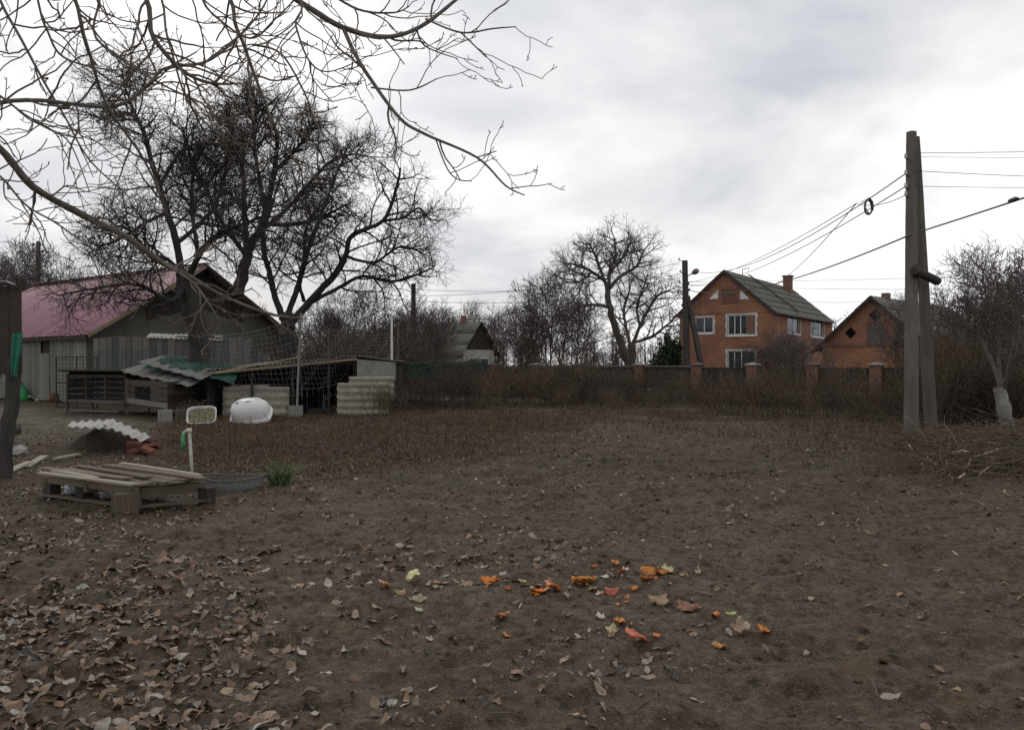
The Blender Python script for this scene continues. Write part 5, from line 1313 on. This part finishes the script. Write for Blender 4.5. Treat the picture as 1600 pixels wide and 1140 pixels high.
# ------------------------------------------------------------------ plants in front of the fence and beyond
def thickets():
    q = random.Random(77)
    g = 'bare shrubs in the hedge tangle'
    lab = {'a': 'bare brown shrub in the tangle in front of the pillared fence', 'b': 'bare shrub in the dark tangle right of the big pole', 'c': 'bare shrub in the brown thicket between coop and fence'}
    pr = [shrub_proto(100+i, 1.75, 26, 'twig_shrub', 'bare_shrub', lab['a'], g, W=1.3, rmin=.0048, twn=9) for i in range(5)]
    spots = []
    for px in range(860, 1440, 13):
        k = (px-880)/560; spots.append((px+q.uniform(-7, 7), 34.0-k*8.5+q.uniform(-5.2, 1.0), q.uniform(.32, .88)))
    place(pr, spots, [(905, 'bare shrub in the tangle left of the skyline tree'), (960, 'bare brown shrub just left below the round-crowned skyline tree'), (1020, 'bare brown shrub just right below the round-crowned skyline tree'), (1065, 'bare brown shrub below the dark evergreen bush'), (1110, 'bare brown shrub at the foot of the street lamp pole'),
        (1160, 'bare brown shrub below the left gable half of the two-storey brick house'), (1215, 'bare brown shrub below the near corner of the two-storey brick house'), (1290, 'bare brown shrub below the long side of the two-storey brick house'), (1350, 'bare brown shrub below the left half of the small brick gable'), (1400, 'bare brown shrub below the right half of the small brick gable'), (9999, 'bare brown shrub close to the left of the big pole')], q)
    pr2 = [shrub_proto(120+i, 2.3, 30, 'twig_shrub', 'bare_shrub', lab['b'], 'bare shrubs right of the big pole', W=1.4, rmin=.0055, twn=10) for i in range(3)]
    place(pr2, [(px+q.uniform(-8, 8), D+q.uniform(-.8, .8), s) for px, D, s in [(1450+i*17, 20.5, .72) for i in range(12)]+[(1462+i*24, 23.5, 1.05) for i in range(8)]+[(1480+i*26, 27, 1.15) for i in range(5)]], [(1475, 'bare shrub in the dark tangle just right of the big pole brace'), (1515, 'bare shrub in the dark tangle behind the brush pile'), (1555, 'bare shrub in the dark tangle left of the whitewashed trunk'), (9999, 'bare shrub in the dark tangle at the right edge by the whitewashed trunk')], q)
    pr3 = [shrub_proto(140+i, 2.1, 26, 'twig_shrub', 'bare_shrub', lab['c'], 'bare shrubs between coop and fence', W=1.2, rmin=.0055, twn=9) for i in range(3)]
    place(pr3, [(630+i*11+q.uniform(-8, 8), 31+q.uniform(-3.5, 6), q.uniform(.5, .95)) for i in range(26)]+[(470+i*22, 33+q.uniform(-.5, 3), q.uniform(1.1, 1.5)) for i in range(9)]+[(594, 23.6, .42), (303, 20.8, .36), (612, 24.5, .5)], [(330, 'small dead bush beside the sink basin'), (520, 'bare shrub in the thicket behind the left part of the coop'), (592, 'bare shrub in the thicket behind the right part of the coop'), (628, 'bare shrub against the slate sheets at the right end of the coop'), (700, 'bare shrub in the brown thicket by the left part of the low green net'), (770, 'bare shrub in the brown thicket below the far cottage'), (840, 'bare shrub in the brown thicket right of the far cottage'), (9999, 'bare shrub at the right end of the brown thicket towards the fence')], q)
    # young trees behind the fence and behind the coop
    g = 'young bare trees behind the fence'
    tr = [bare_tree_proto(200+i, 5.2, 'bark_grey', 'twig_grey', 'bare_tree', '', g, spread=34, multi=(1, 3, 2, 4)[i]) for i in range(4)]
    place(tr, [(838, 48, 1.25), (862, 50, 1.3), (812, 52, 1.0), (895, 46, 1.05)], 'bare tree, {} in the clump left of the round-crowned skyline tree', q)
    place(tr, [(684, 47, .9), (668, 50, 1.1), (655, 46, .8), (640, 55, 1.1)], 'slender bare sapling, {} of those between the dark pole and far cottage', q)
    place(tr, [(735, 70, 1.25), (760, 72, 1.2), (788, 68, 1.15), (715, 74, 1.2)], 'bare tree, {} of those behind the far cottage', q)
    place(tr, [(575, 38, .95), (602, 40, .8), (540, 42, 1.0), (555, 36, .62), (628, 39, .75), (512, 40, .85), (490, 44, .9)], 'bare bushy tree, {} in the dark thicket behind the coop', q)
    place(tr, [(1215, 36, .58), (1235, 38, .62), (1258, 37, .5), (1195, 39, .5), (1150, 40, .42)], 'thin young bare tree, {} screening the two-storey brick house', q)
    place(tr, [(1410, 37, .85)], 'thin bare sapling left of the big pole in front of the small brick house', q)
    place(tr, [(30, 58, 1.9), (8, 54, 1.75), (46, 62, 2.0), (72, 66, 1.8)], 'bare tree, {} of those behind the barn at far left', q)
    tp = [bare_tree_proto(230+i, 5.0, 'bark_grey', 'twig_far', 'bare_tree', '', 'bare trees at the right edge', spread=40, multi=3) for i in range(2)]
    place(tp, [(1540, 27, .92), (1505, 29, .85), (1582, 26, 1.0), (1625, 28, 1.05)], 'pale bare multi-stemmed tree, {} beyond the tangle at the right edge', q)
    # whitewashed trunk at the right edge
    D = 18.4
    traced_tree('fruit_tree', 'leaning tree with a whitewashed trunk at the right edge', 'tree', [
        X(D, (1579, 700, 11), (1575, 670, 10.5), (1568, 640, 10), (1564, 618, 9.5), (1560, 605, 8)),
        X(D, (1566, 612, 6), (1548, 560, 5, .6), (1525, 520, 4, 1), (1500, 505, 3, 1.2), (1470, 490, 2, 1.5)),
        X(D, (1566, 612, 6), (1580, 560, 5, -.4), (1590, 500, 4, -.6), (1575, 440, 3, -.8)),
        X(D, (1566, 612, 5), (1560, 560, 4.5, 1), (1555, 510, 3.5, 1.2), (1540, 460, 2.4, 1.4), (1535, 420, 1.6, 1.4)),
        X(D, (1580, 560, 4, -.4), (1605, 500, 3, 0), (1620, 440, 2, .2))],
        dict(FRUIT, len=[0, 0, 1.2, .6, .3], rmin=.005, rad=[0, 0, .025, .010, .007], trop=[0, .05, .1, .08, .06]), 44, 'whitewash', 'twig_grey', 'bark_grey', thin=.6, jit=.002, sub=3, dens=[0, 1, 1, 1, .8])
thickets()

def evergreen():
    q = np.random.RandomState(3); D = 47.0; c = PX(1043, 570, D)
    t = thing('evergreen_bush', 'dense dark evergreen bush beside the street pole', 'bush', (c.x, c.y, 0))
    MB().tube([Vector((c.x, c.y, -.1)), Vector((c.x+.05, c.y, 2.6))], [.09, .03], 6).build('trunk', 'bark_dark', t)
    n = 7000; u = q.randn(n, 3); u /= np.linalg.norm(u, axis=1, keepdims=True); r = q.rand(n, 1)**.35
    lump = (.45+1.0*vnoise(u[:, 0]*3.2+5, u[:, 2]*3.2+u[:, 1], 8))[:, None]
    P = np.array([c.x, c.y, 1.7])+u*r*lump*np.array([.85, .9, 1.6]); P[:, 2] = np.maximum(P[:, 2], .1)
    a = q.randn(n, 3); a /= np.linalg.norm(a, axis=1, keepdims=True); b = np.cross(a, q.randn(n, 3)); b /= np.linalg.norm(b, axis=1, keepdims=True)
    s = (.05+.07*q.rand(n, 1)); v = np.stack([P-a*s, P+b*s*.5, P+a*s, P-b*s*.5], 1).reshape(-1, 3); f = np.arange(4*n).reshape(-1, 4)
    obj('crown', v, f, 'evergreen', t)
evergreen()

def far_wood():
    """far belt of trees that reads as one brown-grey mass"""
    q = random.Random(9); paths = []
    for k in range(420):
        an = math.radians(q.uniform(-48, 48)); D = q.uniform(85, 150); bx = D*math.tan(an); H = q.uniform(4.5, 8.5)*(1 if abs(an) > .2 else .8)
        p = Vector((bx, D, 0)); d = Vector((q.uniform(-.1, .1), q.uniform(-.1, .1), 1)).normalized(); paths.append(([p, p+d*H*.5, p+d*H], [.12, .08, .02]))
        for j in range(46):
            t = q.uniform(.08, 1); a = p+d*H*t; e = (rv(q)+Vector((0, 0, .55))).normalized(); L = H*q.uniform(.12, .34)*(1.2-.7*t); m = a+e*L*.5+rv(q)*.1; z = a+e*L+Vector((0, 0, .15*L))
            paths.append(([a, m, z], [.035, .026, .014]))
            for i in range(3):
                e2 = (e+rv(q)*.8).normalized(); s = a.lerp(z, q.uniform(.3, 1)); paths.append(([s, s+e2*L*.25, s+e2*L*.45+Vector((0, 0, .1))], [.018, .016, .012]))
    v, f = tube_arrays(paths, 3); c = np.array([0, 115, 0.]); o = link('far_wood', mkmesh('far_wood', v-c, f, 'twig_far'), None, tuple(c)); o['kind'] = 'stuff'; o['label'] = 'far belt of bare grey-brown trees along the horizon'; o['category'] = 'wood'
far_wood()

# ------------------------------------------------------------------ ground cover
def blades(name, label, xs, ys, H, W, cols, seed, mat='weed', lean=.5):
    q = np.random.RandomState(seed); n = len(xs); z = hgt(xs, ys)-.01; H = H*(.45+.8*q.rand(n)); az = q.rand(n)*6.283; ln = lean*(.2+q.rand(n)); w = W*(.6+.8*q.rand(n))
    dx = np.cos(az); dy = np.sin(az); sa = q.rand(n)*6.283; sx = np.cos(sa)*w; sy = np.sin(sa)*w; V = []; C = []
    for t, k in ((0, 1), (.4, .9), (.75, .6), (1, .12)):
        X_ = xs+dx*H*ln*t**1.6; Y_ = ys+dy*H*ln*t**1.6; Z_ = z+H*t*(1-.35*ln*t)
        V += [np.stack([X_-sx*k, Y_-sy*k, Z_], 1), np.stack([X_+sx*k, Y_+sy*k, Z_], 1)]
    v = np.stack(V, 1).reshape(-1, 3); b = np.arange(n)[:, None, None]*8; f = (b+np.array([[0, 1, 3, 2], [2, 3, 5, 4], [4, 5, 7, 6]])[None]).reshape(-1, 4)
    ci = q.randint(0, len(cols), n); col = np.array(cols)[ci]*(.7+.6*q.rand(n, 1)); col = np.concatenate([col, np.ones((n, 1))], 1); col = np.repeat(col, 8, axis=0)
    o = obj(name, v, f, mat, None, col=col); o['kind'] = 'stuff'; o['label'] = label; return o
def scatter(n, fn, seed, px0, px1, D0, D1):
    """random ground points in a wedge, thinned by a density function of world position"""
    q = np.random.RandomState(seed); D = np.sqrt(q.rand(n)*(D1*D1-D0*D0)+D0*D0); px = px0+(px1-px0)*q.rand(n); x = (px-800)/F*D; k = fn(x, D, px); m = q.rand(n) < k; return x[m], D[m]
def weeds():
    def d1(x, y, px):       # russet patch between deck, coop and hedge, ragged
        c = .6*vnoise(x*.6, y*.5, 11)+.4*vnoise(x*2.1, y*1.7, 12); lim = np.clip((y-10.8-np.maximum(px-560, 0)*.011)/3.5, 0, 1); far = np.clip((27-y)/3, 0, 1)
        return np.clip((c-.22)*2.2, .06, 1)*lim*far*np.clip((940-px)/160, 0, 1)*np.clip((px-235)/60, 0, 1)
    x, y = scatter(150000, d1, 1, 230, 960, 10.5, 27)
    blades('dry_grass', 'russet dry grass and dead weeds between the deck and the coop', x, y, .15, .0055, [(.15, .086, .052), (.11, .074, .046), (.19, .125, .074), (.078, .055, .040), (.09, .08, .044), (.13, .066, .044)], 2, lean=1.7)
    def d2(x, y, px):       # hedge foot all along
        k = 31.5-(px-700)*.0205; return np.clip(1.25-np.abs(y-k)/6.0, 0, 1)*np.clip((.6*vnoise(x*.8, y*.8, 13)+.4*vnoise(x*3, y*3, 14))*1.7-.35, .03, 1)
    x, y = scatter(120000, d2, 3, 560, 1640, 11, 34)
    blades('dry_grass', 'dead brown weeds along the foot of the hedge tangle', x, y, .20, .006, [(.115, .072, .048), (.08, .056, .040), (.15, .10, .066), (.072, .066, .038)], 4, lean=1.6)
    # tall seed stalks here and there
    x, y = scatter(1600, d1, 8, 300, 900, 12, 24)
    blades('dry_stalks', 'scattered taller dead stalks standing in the russet grass', x, y, .45, .005, [(.14, .10, .06), (.10, .07, .045)], 5, lean=.3)
    # sparse short green-brown growth on the open soil
    def d3(x, y, px): return np.clip((vnoise(x*.5+9, y*.5, 17)-.5)*2.2, 0, 1)
    x, y = scatter(26000, d3, 9, 300, 1650, 4.5, 20)
    blades('sparse_grass', 'sparse stunted grass on the open soil', x, y, .045, .0035, [(.07, .075, .035), (.09, .075, .045), (.055, .06, .03)], 6, lean=1.2)
    # green tuft
    q = np.random.RandomState(4); c = GP(436, 758); n = 170
    o = blades('grass_tuft', 'tuft of long green grass beside the wire basket', c.x+q.randn(n)*.06, c.y+q.randn(n)*.06, np.full(n, .40), .007, [(.085, .14, .05), (.12, .17, .07), (.18, .19, .09), (.07, .11, .05)], 7, lean=1.1)
    del o['kind']; tag(o, 'tuft of long green grass beside the wire basket', 'grass')
weeds()

LEAFC = [(.22, .14, .085), (.27, .18, .11), (.16, .098, .062), (.12, .074, .048), (.29, .21, .15), (.34, .295, .25), (.085, .055, .037), (.23, .13, .075), (.17, .125, .09), (.055, .038, .028), (.14, .083, .053), (.19, .11, .068)]
def leaf_shape(q, n=7):
    """curled leaflet with midrib fold, unit length; returns verts, faces"""
    v = []; curl = q.uniform(-.9, 1.1); fold = q.uniform(-.2, .7); tw = q.uniform(-.7, .7); wd = q.uniform(.20, .30)
    for i in range(n+1):
        t = i/n; w = wd*(math.sin(math.pi*t**.8)**.8*(1-.25*t)+.015)*q.uniform(.94, 1.06); z0 = curl*.42*(t-.5)**2*2-curl*.1+.06*math.sin(t*9+curl*5)
        for s in (-1, 0, 1):
            jit = q.uniform(-.018, .018)*(1 if s else .4)
            v.append(((t-.5), s*w*(1-.25*abs(fold))+jit, z0+abs(s)*fold*w*.9+s*tw*(t-.5)*w+jit))
    f = []
    for i in range(n):
        for s in (0, 1): a = 3*i+s; f.append((a, a+1, a+4, a+3))
    return np.array(v), np.array(f)
def leaves():
    q = random.Random(15); rs = np.random.RandomState(15)
    def dens(x, y, px):
        left = np.clip((520-px)/420, 0, 1); nearl = np.clip((6.4-y)/2.4, 0, 1)
        cl = np.clip((vnoise(x*1.1+2, y*1.1, 21)-.30)*2.2, 0, 1); cl2 = np.clip((vnoise(x*2.6, y*2.6, 23)-.5)*3, 0, 1)
        d = .085+1.6*left*nearl*(.35+.65*cl)+.42*left*cl*np.clip((12-y)/3, 0, 1)+.42*cl*cl2*np.clip((1000-px)/500, 0, 1)
        patch = np.exp(-(((x-.35)/.45)**2+((y-4.2)/.35)**2)); patch2 = np.exp(-(((x+.1)/1.0)**2+((y-6.6)/.8)**2))
        return np.clip(d+.7*patch+.42*patch2+.55*np.clip((vnoise(x*3.1+7, y*4.2, 29)-.46)*4, 0, 1)*np.exp(-((x/1.15)**4+((y-4.2)/.75)**4)), 0, 1)*(1-.45*np.clip((px-1000)/300, 0, 1))
    x, y = scatter(75000, dens, 5, -120, 1720, 2.6, 20)
    n = len(x); shapes = [leaf_shape(q) for _ in range(22)]
    length = .02+.085*rs.rand(n)**1.9+.055*(x < -.7)*(y < 7)*rs.rand(n)
    px = 800+F*x/y; py = 570+EYE*F/y; vis = (px > -15) & (px < 1615) & (py < 1150); rank = np.where(vis, length/y, -1); order = np.argsort(-rank)
    top = set(order[:300].tolist()); z = hgt(x, y)
    mesh = []
    for k in range(36):
        v, f = shapes[k % 22]; c = np.array(LEAFC[k % len(LEAFC)])*rs.uniform(.8, 1.15); mesh.append(mkmesh('leaf', v, f, 'leaf', True, col=np.tile(np.append(c, 1), (len(v), 1))))
    V = []; Fs = []; Cc = []; base = 0
    for i in range(n):
        ax, ay, az = rs.normal(0, .30), rs.normal(0, .30), rs.rand()*6.283; L = length[i]
        if i in top:
            o = link('leaf', mesh[(rs.choice((4, 5, 8, 16, 17, 20, 28, 29, 32)) if abs(x[i]) < 1.2 and rs.rand() < .6 else rs.randint(36))], ground, (x[i], y[i], z[i]+.012)); o.rotation_euler = (ax, ay, az); o.scale = (L, L, L)
        else:
            v, f = shapes[rs.randint(22)]; ca, sa = math.cos(az), math.sin(az); w = v*L
            w = np.stack([w[:, 0]*ca-w[:, 1]*sa, w[:, 0]*sa+w[:, 1]*ca, w[:, 2]+ax*w[:, 0]+ay*w[:, 1]], 1)+np.array([x[i], y[i], z[i]+.01])
            V.append(w); Fs.append(f+base); base += len(v); c = np.array(LEAFC[rs.randint(len(LEAFC))])*rs.uniform(.75, 1.15); Cc.append(np.tile(np.append(c, 1), (len(v), 1)))
    v = np.concatenate(V); o = link('leaf_litter', mkmesh('leaf_litter', v, np.concatenate(Fs), 'leaf', True, col=np.concatenate(Cc)), ground); o['kind'] = 'stuff'
    print('leaves', n)
leaves()

def crumbs():
    """loose clods and bits of twig on the soil"""
    rs = np.random.RandomState(6); x, y = scatter(5000, lambda a, b, c: np.full(len(a), .8), 31, -100, 1700, 2.8, 14); n = len(x); z = hgt(x, y); s = .006+.022*rs.rand(n)**3
    ico = np.array([(1, 0, 0), (-1, 0, 0), (0, 1, 0), (0, -1, 0), (0, 0, 1), (0, 0, -1)], float); fc = np.array([(0, 2, 4), (2, 1, 4), (1, 3, 4), (3, 0, 4), (2, 0, 5), (1, 2, 5), (3, 1, 5), (0, 3, 5)])
    v = ico[None]*(.6+.7*rs.rand(n, 6, 1))*s[:, None, None]; az = rs.rand(n)*6.28; ca, sa = np.cos(az)[:, None], np.sin(az)[:, None]
    v = np.stack([v[..., 0]*ca-v[..., 1]*sa, v[..., 0]*sa+v[..., 1]*ca, v[..., 2]*.45], -1)+np.stack([x, y, z+s*.3], 1)[:, None]
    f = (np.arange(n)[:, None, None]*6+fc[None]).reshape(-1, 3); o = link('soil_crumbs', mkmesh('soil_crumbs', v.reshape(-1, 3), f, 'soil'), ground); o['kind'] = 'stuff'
    x, y = scatter(700, lambda a, b, c: np.full(len(a), .8), 33, -100, 1700, 3, 14); ps = []
    for a, b in zip(x, y):
        h = gz(a, b); an = rs.rand()*6.28; L = .05+.16*rs.rand()**2; d = Vector((math.cos(an), math.sin(an), rs.normal(0, .12))); p = Vector((a, b, h+.01)); ps.append(([p, p+d*L*.5+Vector((0, 0, .006)), p+d*L], [.003, .0028, .002]))
    v, f = tube_arrays(ps, 4); o = link('twig_bits', mkmesh('twig_bits', v, f, 'twig_walnut'), ground); o['kind'] = 'stuff'
crumbs()

# ------------------------------------------------------------------ kitchen scraps on the soil
def scraps():
    ORA, DOR, PAL, TAN, RED, WHT = (.72, .23, .035), (.60, .16, .03), (.62, .56, .25), (.42, .28, .16), (.52, .12, .06), (.62, .60, .52)
    S = [(601, 919, 22, 'TAN', 'pinkish orange peel at the left end of the scraps'), (647, 907, 26, PAL, 'pale yellow-green leaf scrap near the left end'), (626, 925, 14, TAN, 'small tan peel below the pale leaf scrap'),
         (690, 912, 18, TAN, 'curled tan peel right of the pale leaf scrap'), (728, 913, 16, TAN, 'brownish peel halfway along the scrap row'), (766, 911, 22, ORA, 'orange peel just left of the biggest orange pieces'),
         (843, 925, 24, ORA, 'left one of the two biggest bright orange pieces'), (863, 921, 24, DOR, 'right one of the two biggest bright orange pieces'), (815, 905, 12, PAL, 'small pale scrap above the biggest orange pieces'),
         (912, 910, 28, ORA, 'bright orange chunk right of the biggest pair'), (925, 915, 16, TAN, 'tan skin beside the bright orange chunk'), (962, 883, 16, ORA, 'orange bit farthest back among the scraps'), (972, 893, 15, DOR, 'dull orange bit below the farthest one'),
         (956, 921, 18, RED, 'reddish peel in the middle right of the scraps'), (990, 915, 13, ORA, 'small orange bit right of the reddish peel'), (1014, 897, 22, ORA, 'orange peel left of the cream cabbage scrap'), (1011, 905, 15, DOR, 'darker orange bit below the orange peel near the cabbage scrap'),
         (1043, 892, 22, (.66, .50, .28), 'cream cabbage scrap at the right end of the back row'), (1030, 936, 26, TAN, 'flat tan husk below the cream cabbage scrap'), (1074, 947, 26, (.26, .11, .07), 'dark red-brown peel right of the tan husk'),
         (1117, 959, 13, ORA, 'small orange ball right of the dark peel'), (785, 963, 18, DOR, 'orange bit alone in front of the scrap row'), (793, 989, 13, ORA, 'small orange bit in front, below the lone one'), (938, 957, 18, WHT, 'white crumpled scrap in front of the row'),
         (968, 971, 15, ORA, 'small orange bit right of the white scrap'), (955, 985, 18, PAL, 'pale yellow scrap left of the red-orange piece'), (995, 1001, 28, (.66, .15, .05), 'pointed red-orange piece nearest the camera'),
         (1125, 1008, 18, (.60, .30, .10), 'round dull orange slice at the front right'), (1195, 998, 17, ORA, 'orange bit at the far right of the scraps'), (1160, 995, 30, TAN, 'long tan leaf scrap left of the far right orange bit'),
         (652, 938, 24, TAN, 'tan leaf scrap in front of the left end'), (656, 952, 13, WHT, 'small white scrap below the tan leaf scrap'), (1141, 953, 12, PAL, 'small pale scrap above the front right slices')]
    qq = random.Random(61)
    for k in range(34):       # crumbs of the same scraps
        b = S[qq.choice((0, 3, 5, 6, 7, 9, 11, 13, 15, 17, 18, 19, 24, 26))]
        ora = qq.random() < .5
        S.append((b[0]+qq.gauss(0, 22), b[1]+qq.gauss(0, 7), qq.uniform(6, 11), qq.choice((ORA, DOR)) if ora else qq.choice((TAN, PAL, WHT)), 'tiny orange crumb among the kitchen scraps' if ora else 'tiny pale crumb among the kitchen scraps'))
    for k, (px, py, w, c, lab) in enumerate(S):
        if c == 'TAN': c = (.55, .24, .12)
        q = random.Random(300+k); p = GP(px, py); s = 1.2*w/F*p.y; v = []; f = []; n, m = 6, 5
        curl = q.uniform(.25, 1.2); ang0 = q.uniform(0, 6.28); wid = q.uniform(.55, .85); th = .004+.05*s
        for side in (0, 1):
            for j in range(m+1):
                for i in range(n+1):
                    u = i/n-.5; t = j/m-.5; rag = 1+.12*math.sin(3*math.atan2(t, u+1e-5)+k)+q.uniform(-.10, .10)
                    a = u*curl*1.6; xx = math.sin(a)/curl/1.6*1.0*rag; yy = t*wid*rag*(1-.6*u*u); zz = (1-math.cos(a))/curl*.6+.14*math.sin(4*t+k)+.11*q.uniform(-1, 1)
                    v.append(Vector((xx*s, yy*s, zz*s*.8+side*th)))
        w_ = n+1; kk = w_*(m+1)
        for j in range(m):
            for i in range(n):
                a = j*w_+i; f += [(a, a+w_, a+w_+1, a+1), (kk+a, kk+a+1, kk+a+w_+1, kk+a+w_)]
        for i in range(n): a = m*w_+i; f += [(i, i+1, kk+i+1, kk+i), (a, kk+a, kk+a+1, a+1)]
        for j in range(m): a = j*w_; b = a+n; f += [(a, kk+a, kk+a+w_, a+w_), (b, b+w_, kk+b+w_, kk+b)]
        M = Matrix.Rotation(ang0, 3, 'Z') @ Matrix.Rotation(q.uniform(-.3, .3), 3, 'X')
        vv = [M @ x for x in v]; zmin = min(x.z for x in vv); vv = [x+p+Vector((0, 0, -zmin-.004)) for x in vv]
        cc = np.tile(np.array([*[a*q.uniform(.85, 1.1) for a in c], 1]), (len(vv), 1)); nz = 1-.4*np.random.RandomState(k).rand(len(vv), 1); cc[:, :3] *= nz
        o = obj('food_scrap', vv, f, 'scrap', None, True, col=cc); tag(o, lab, 'food scrap', 'kitchen scraps thrown on the soil')
scraps()

# ------------------------------------------------------------------ brush pile by the big pole
def brush_pile():
    q = random.Random(18); Zv = Vector((0, 0, 1)); c = GP(1560, 738)
    t = thing('brush_pile', 'heap of cut branches and dry stems at the foot of the big pole', 'brush pile', tuple(c))
    paths = []
    for k in range(900):
        px = q.uniform(1425, 1680); D = q.uniform(11.3, 15.6); x = (px-800)/F*D; k_ = min(1, (px-1415)/60)*math.sin(math.pi*min(1, max(0, (D-11.0)/4.8))); z = q.random()*.55*k_+.02
        an = q.uniform(-1.4, 1.4)+(math.pi if q.random() < .5 else 0); L = q.uniform(.3, 1.3); d = Vector((math.cos(an), math.sin(an), q.uniform(-.35, .35))); p = Vector((x, D, z)); r = q.uniform(.004, .012)
        e = p+d*L; e.z = max(e.z, .0); m = p.lerp(e, .5)+rv(q)*.05; m.z = max(m.z, .02); paths.append(([p, m, e], [r, r*.85, r*.5]))
        for i in range(2):
            s = p.lerp(e, q.uniform(.3, .9)); dd = (d+rv(q)*.7).normalized(); paths.append(([s, s+dd*.12, s+dd*.26+rv(q)*.03], [r*.5, r*.45, r*.35]))
    o = tubes('brush', paths, 4, 'stick', t); o['kind'] = 'stuff'
    for k in range(34):
        px = q.uniform(1432, 1625); D = q.uniform(11.4, 13.6); k_ = min(1, (px-1415)/60); z = q.uniform(.08, .34)*k_; an = q.uniform(0, 6.28); L = q.uniform(.15, .5)
        p = Vector(((px-800)/F*D, D, z+.03)); d = Vector((math.cos(an), math.sin(an)*.6, q.uniform(-.35, .3))); e = p+d*L; e.z = max(e.z, .03)
        MB().tube([p, p.lerp(e, .5)+rv(q)*.015, e], [.010, .009, .007], 5).build('stick', 'stick_pale' if k % 3 == 0 else 'board_pallet', t)
    v = []; f = []; nr, na = 8, 30
    for j in range(nr+1):
        r = j/nr
        for i in range(na):
            a = 2*math.pi*i/na; xx = PX(1585, 570, 13.4).x+r*1.9*math.cos(a); yy = 13.4+r*1.9*math.sin(a); v.append(Vector((xx, yy, (1-r**1.5)*.34*(.6+.8*float(vnoise(np.array([xx*4]), np.array([yy*4]), 3)[0]))-.03*r)))
    for j in range(nr):
        for i in range(na): f.append((j*na+i, (j+1)*na+i, (j+1)*na+(i+1) % na, j*na+(i+1) % na))
    obj('litter_core', v, f, 'dirt', t, True)
    for a, b, D0, z0, z1 in (((1438, 727), (1446, 718), 12.9, 0, 0), ((1462, 737), (1475, 733), 12.5, 0, 0), ((1498, 746), (1504, 742), 12.3, 0, 0), ((1530, 741), (1544, 730), 12.6, 0, 0), ((1566, 732), (1574, 745), 12.5, 0, 0), ((1583, 728), (1600, 752), 12.4, 0, 0), ((1455, 724), (1478, 719), 13.3, 0, 0), ((1584, 711), (1625, 710), 13.8, 0, 0), ((1432, 712), (1424, 700), 14.2, 0, 0), ((1510, 734), (1514, 724), 12.7, 0, 0), ((1569, 768), (1573, 772), 10.0, 0, 0)):
        A = PX(*a, GD(a[1])*.955); B = PX(*b, GD(a[1])*.955+.15); d = (B-A).normalized(); MB().tube([A, B+d*.12], [.012, .010], 7).build('stick', 'stick_pale', t)
brush_pile()
for o in list(SC.objects):
    if 'used' in o: del o['used']
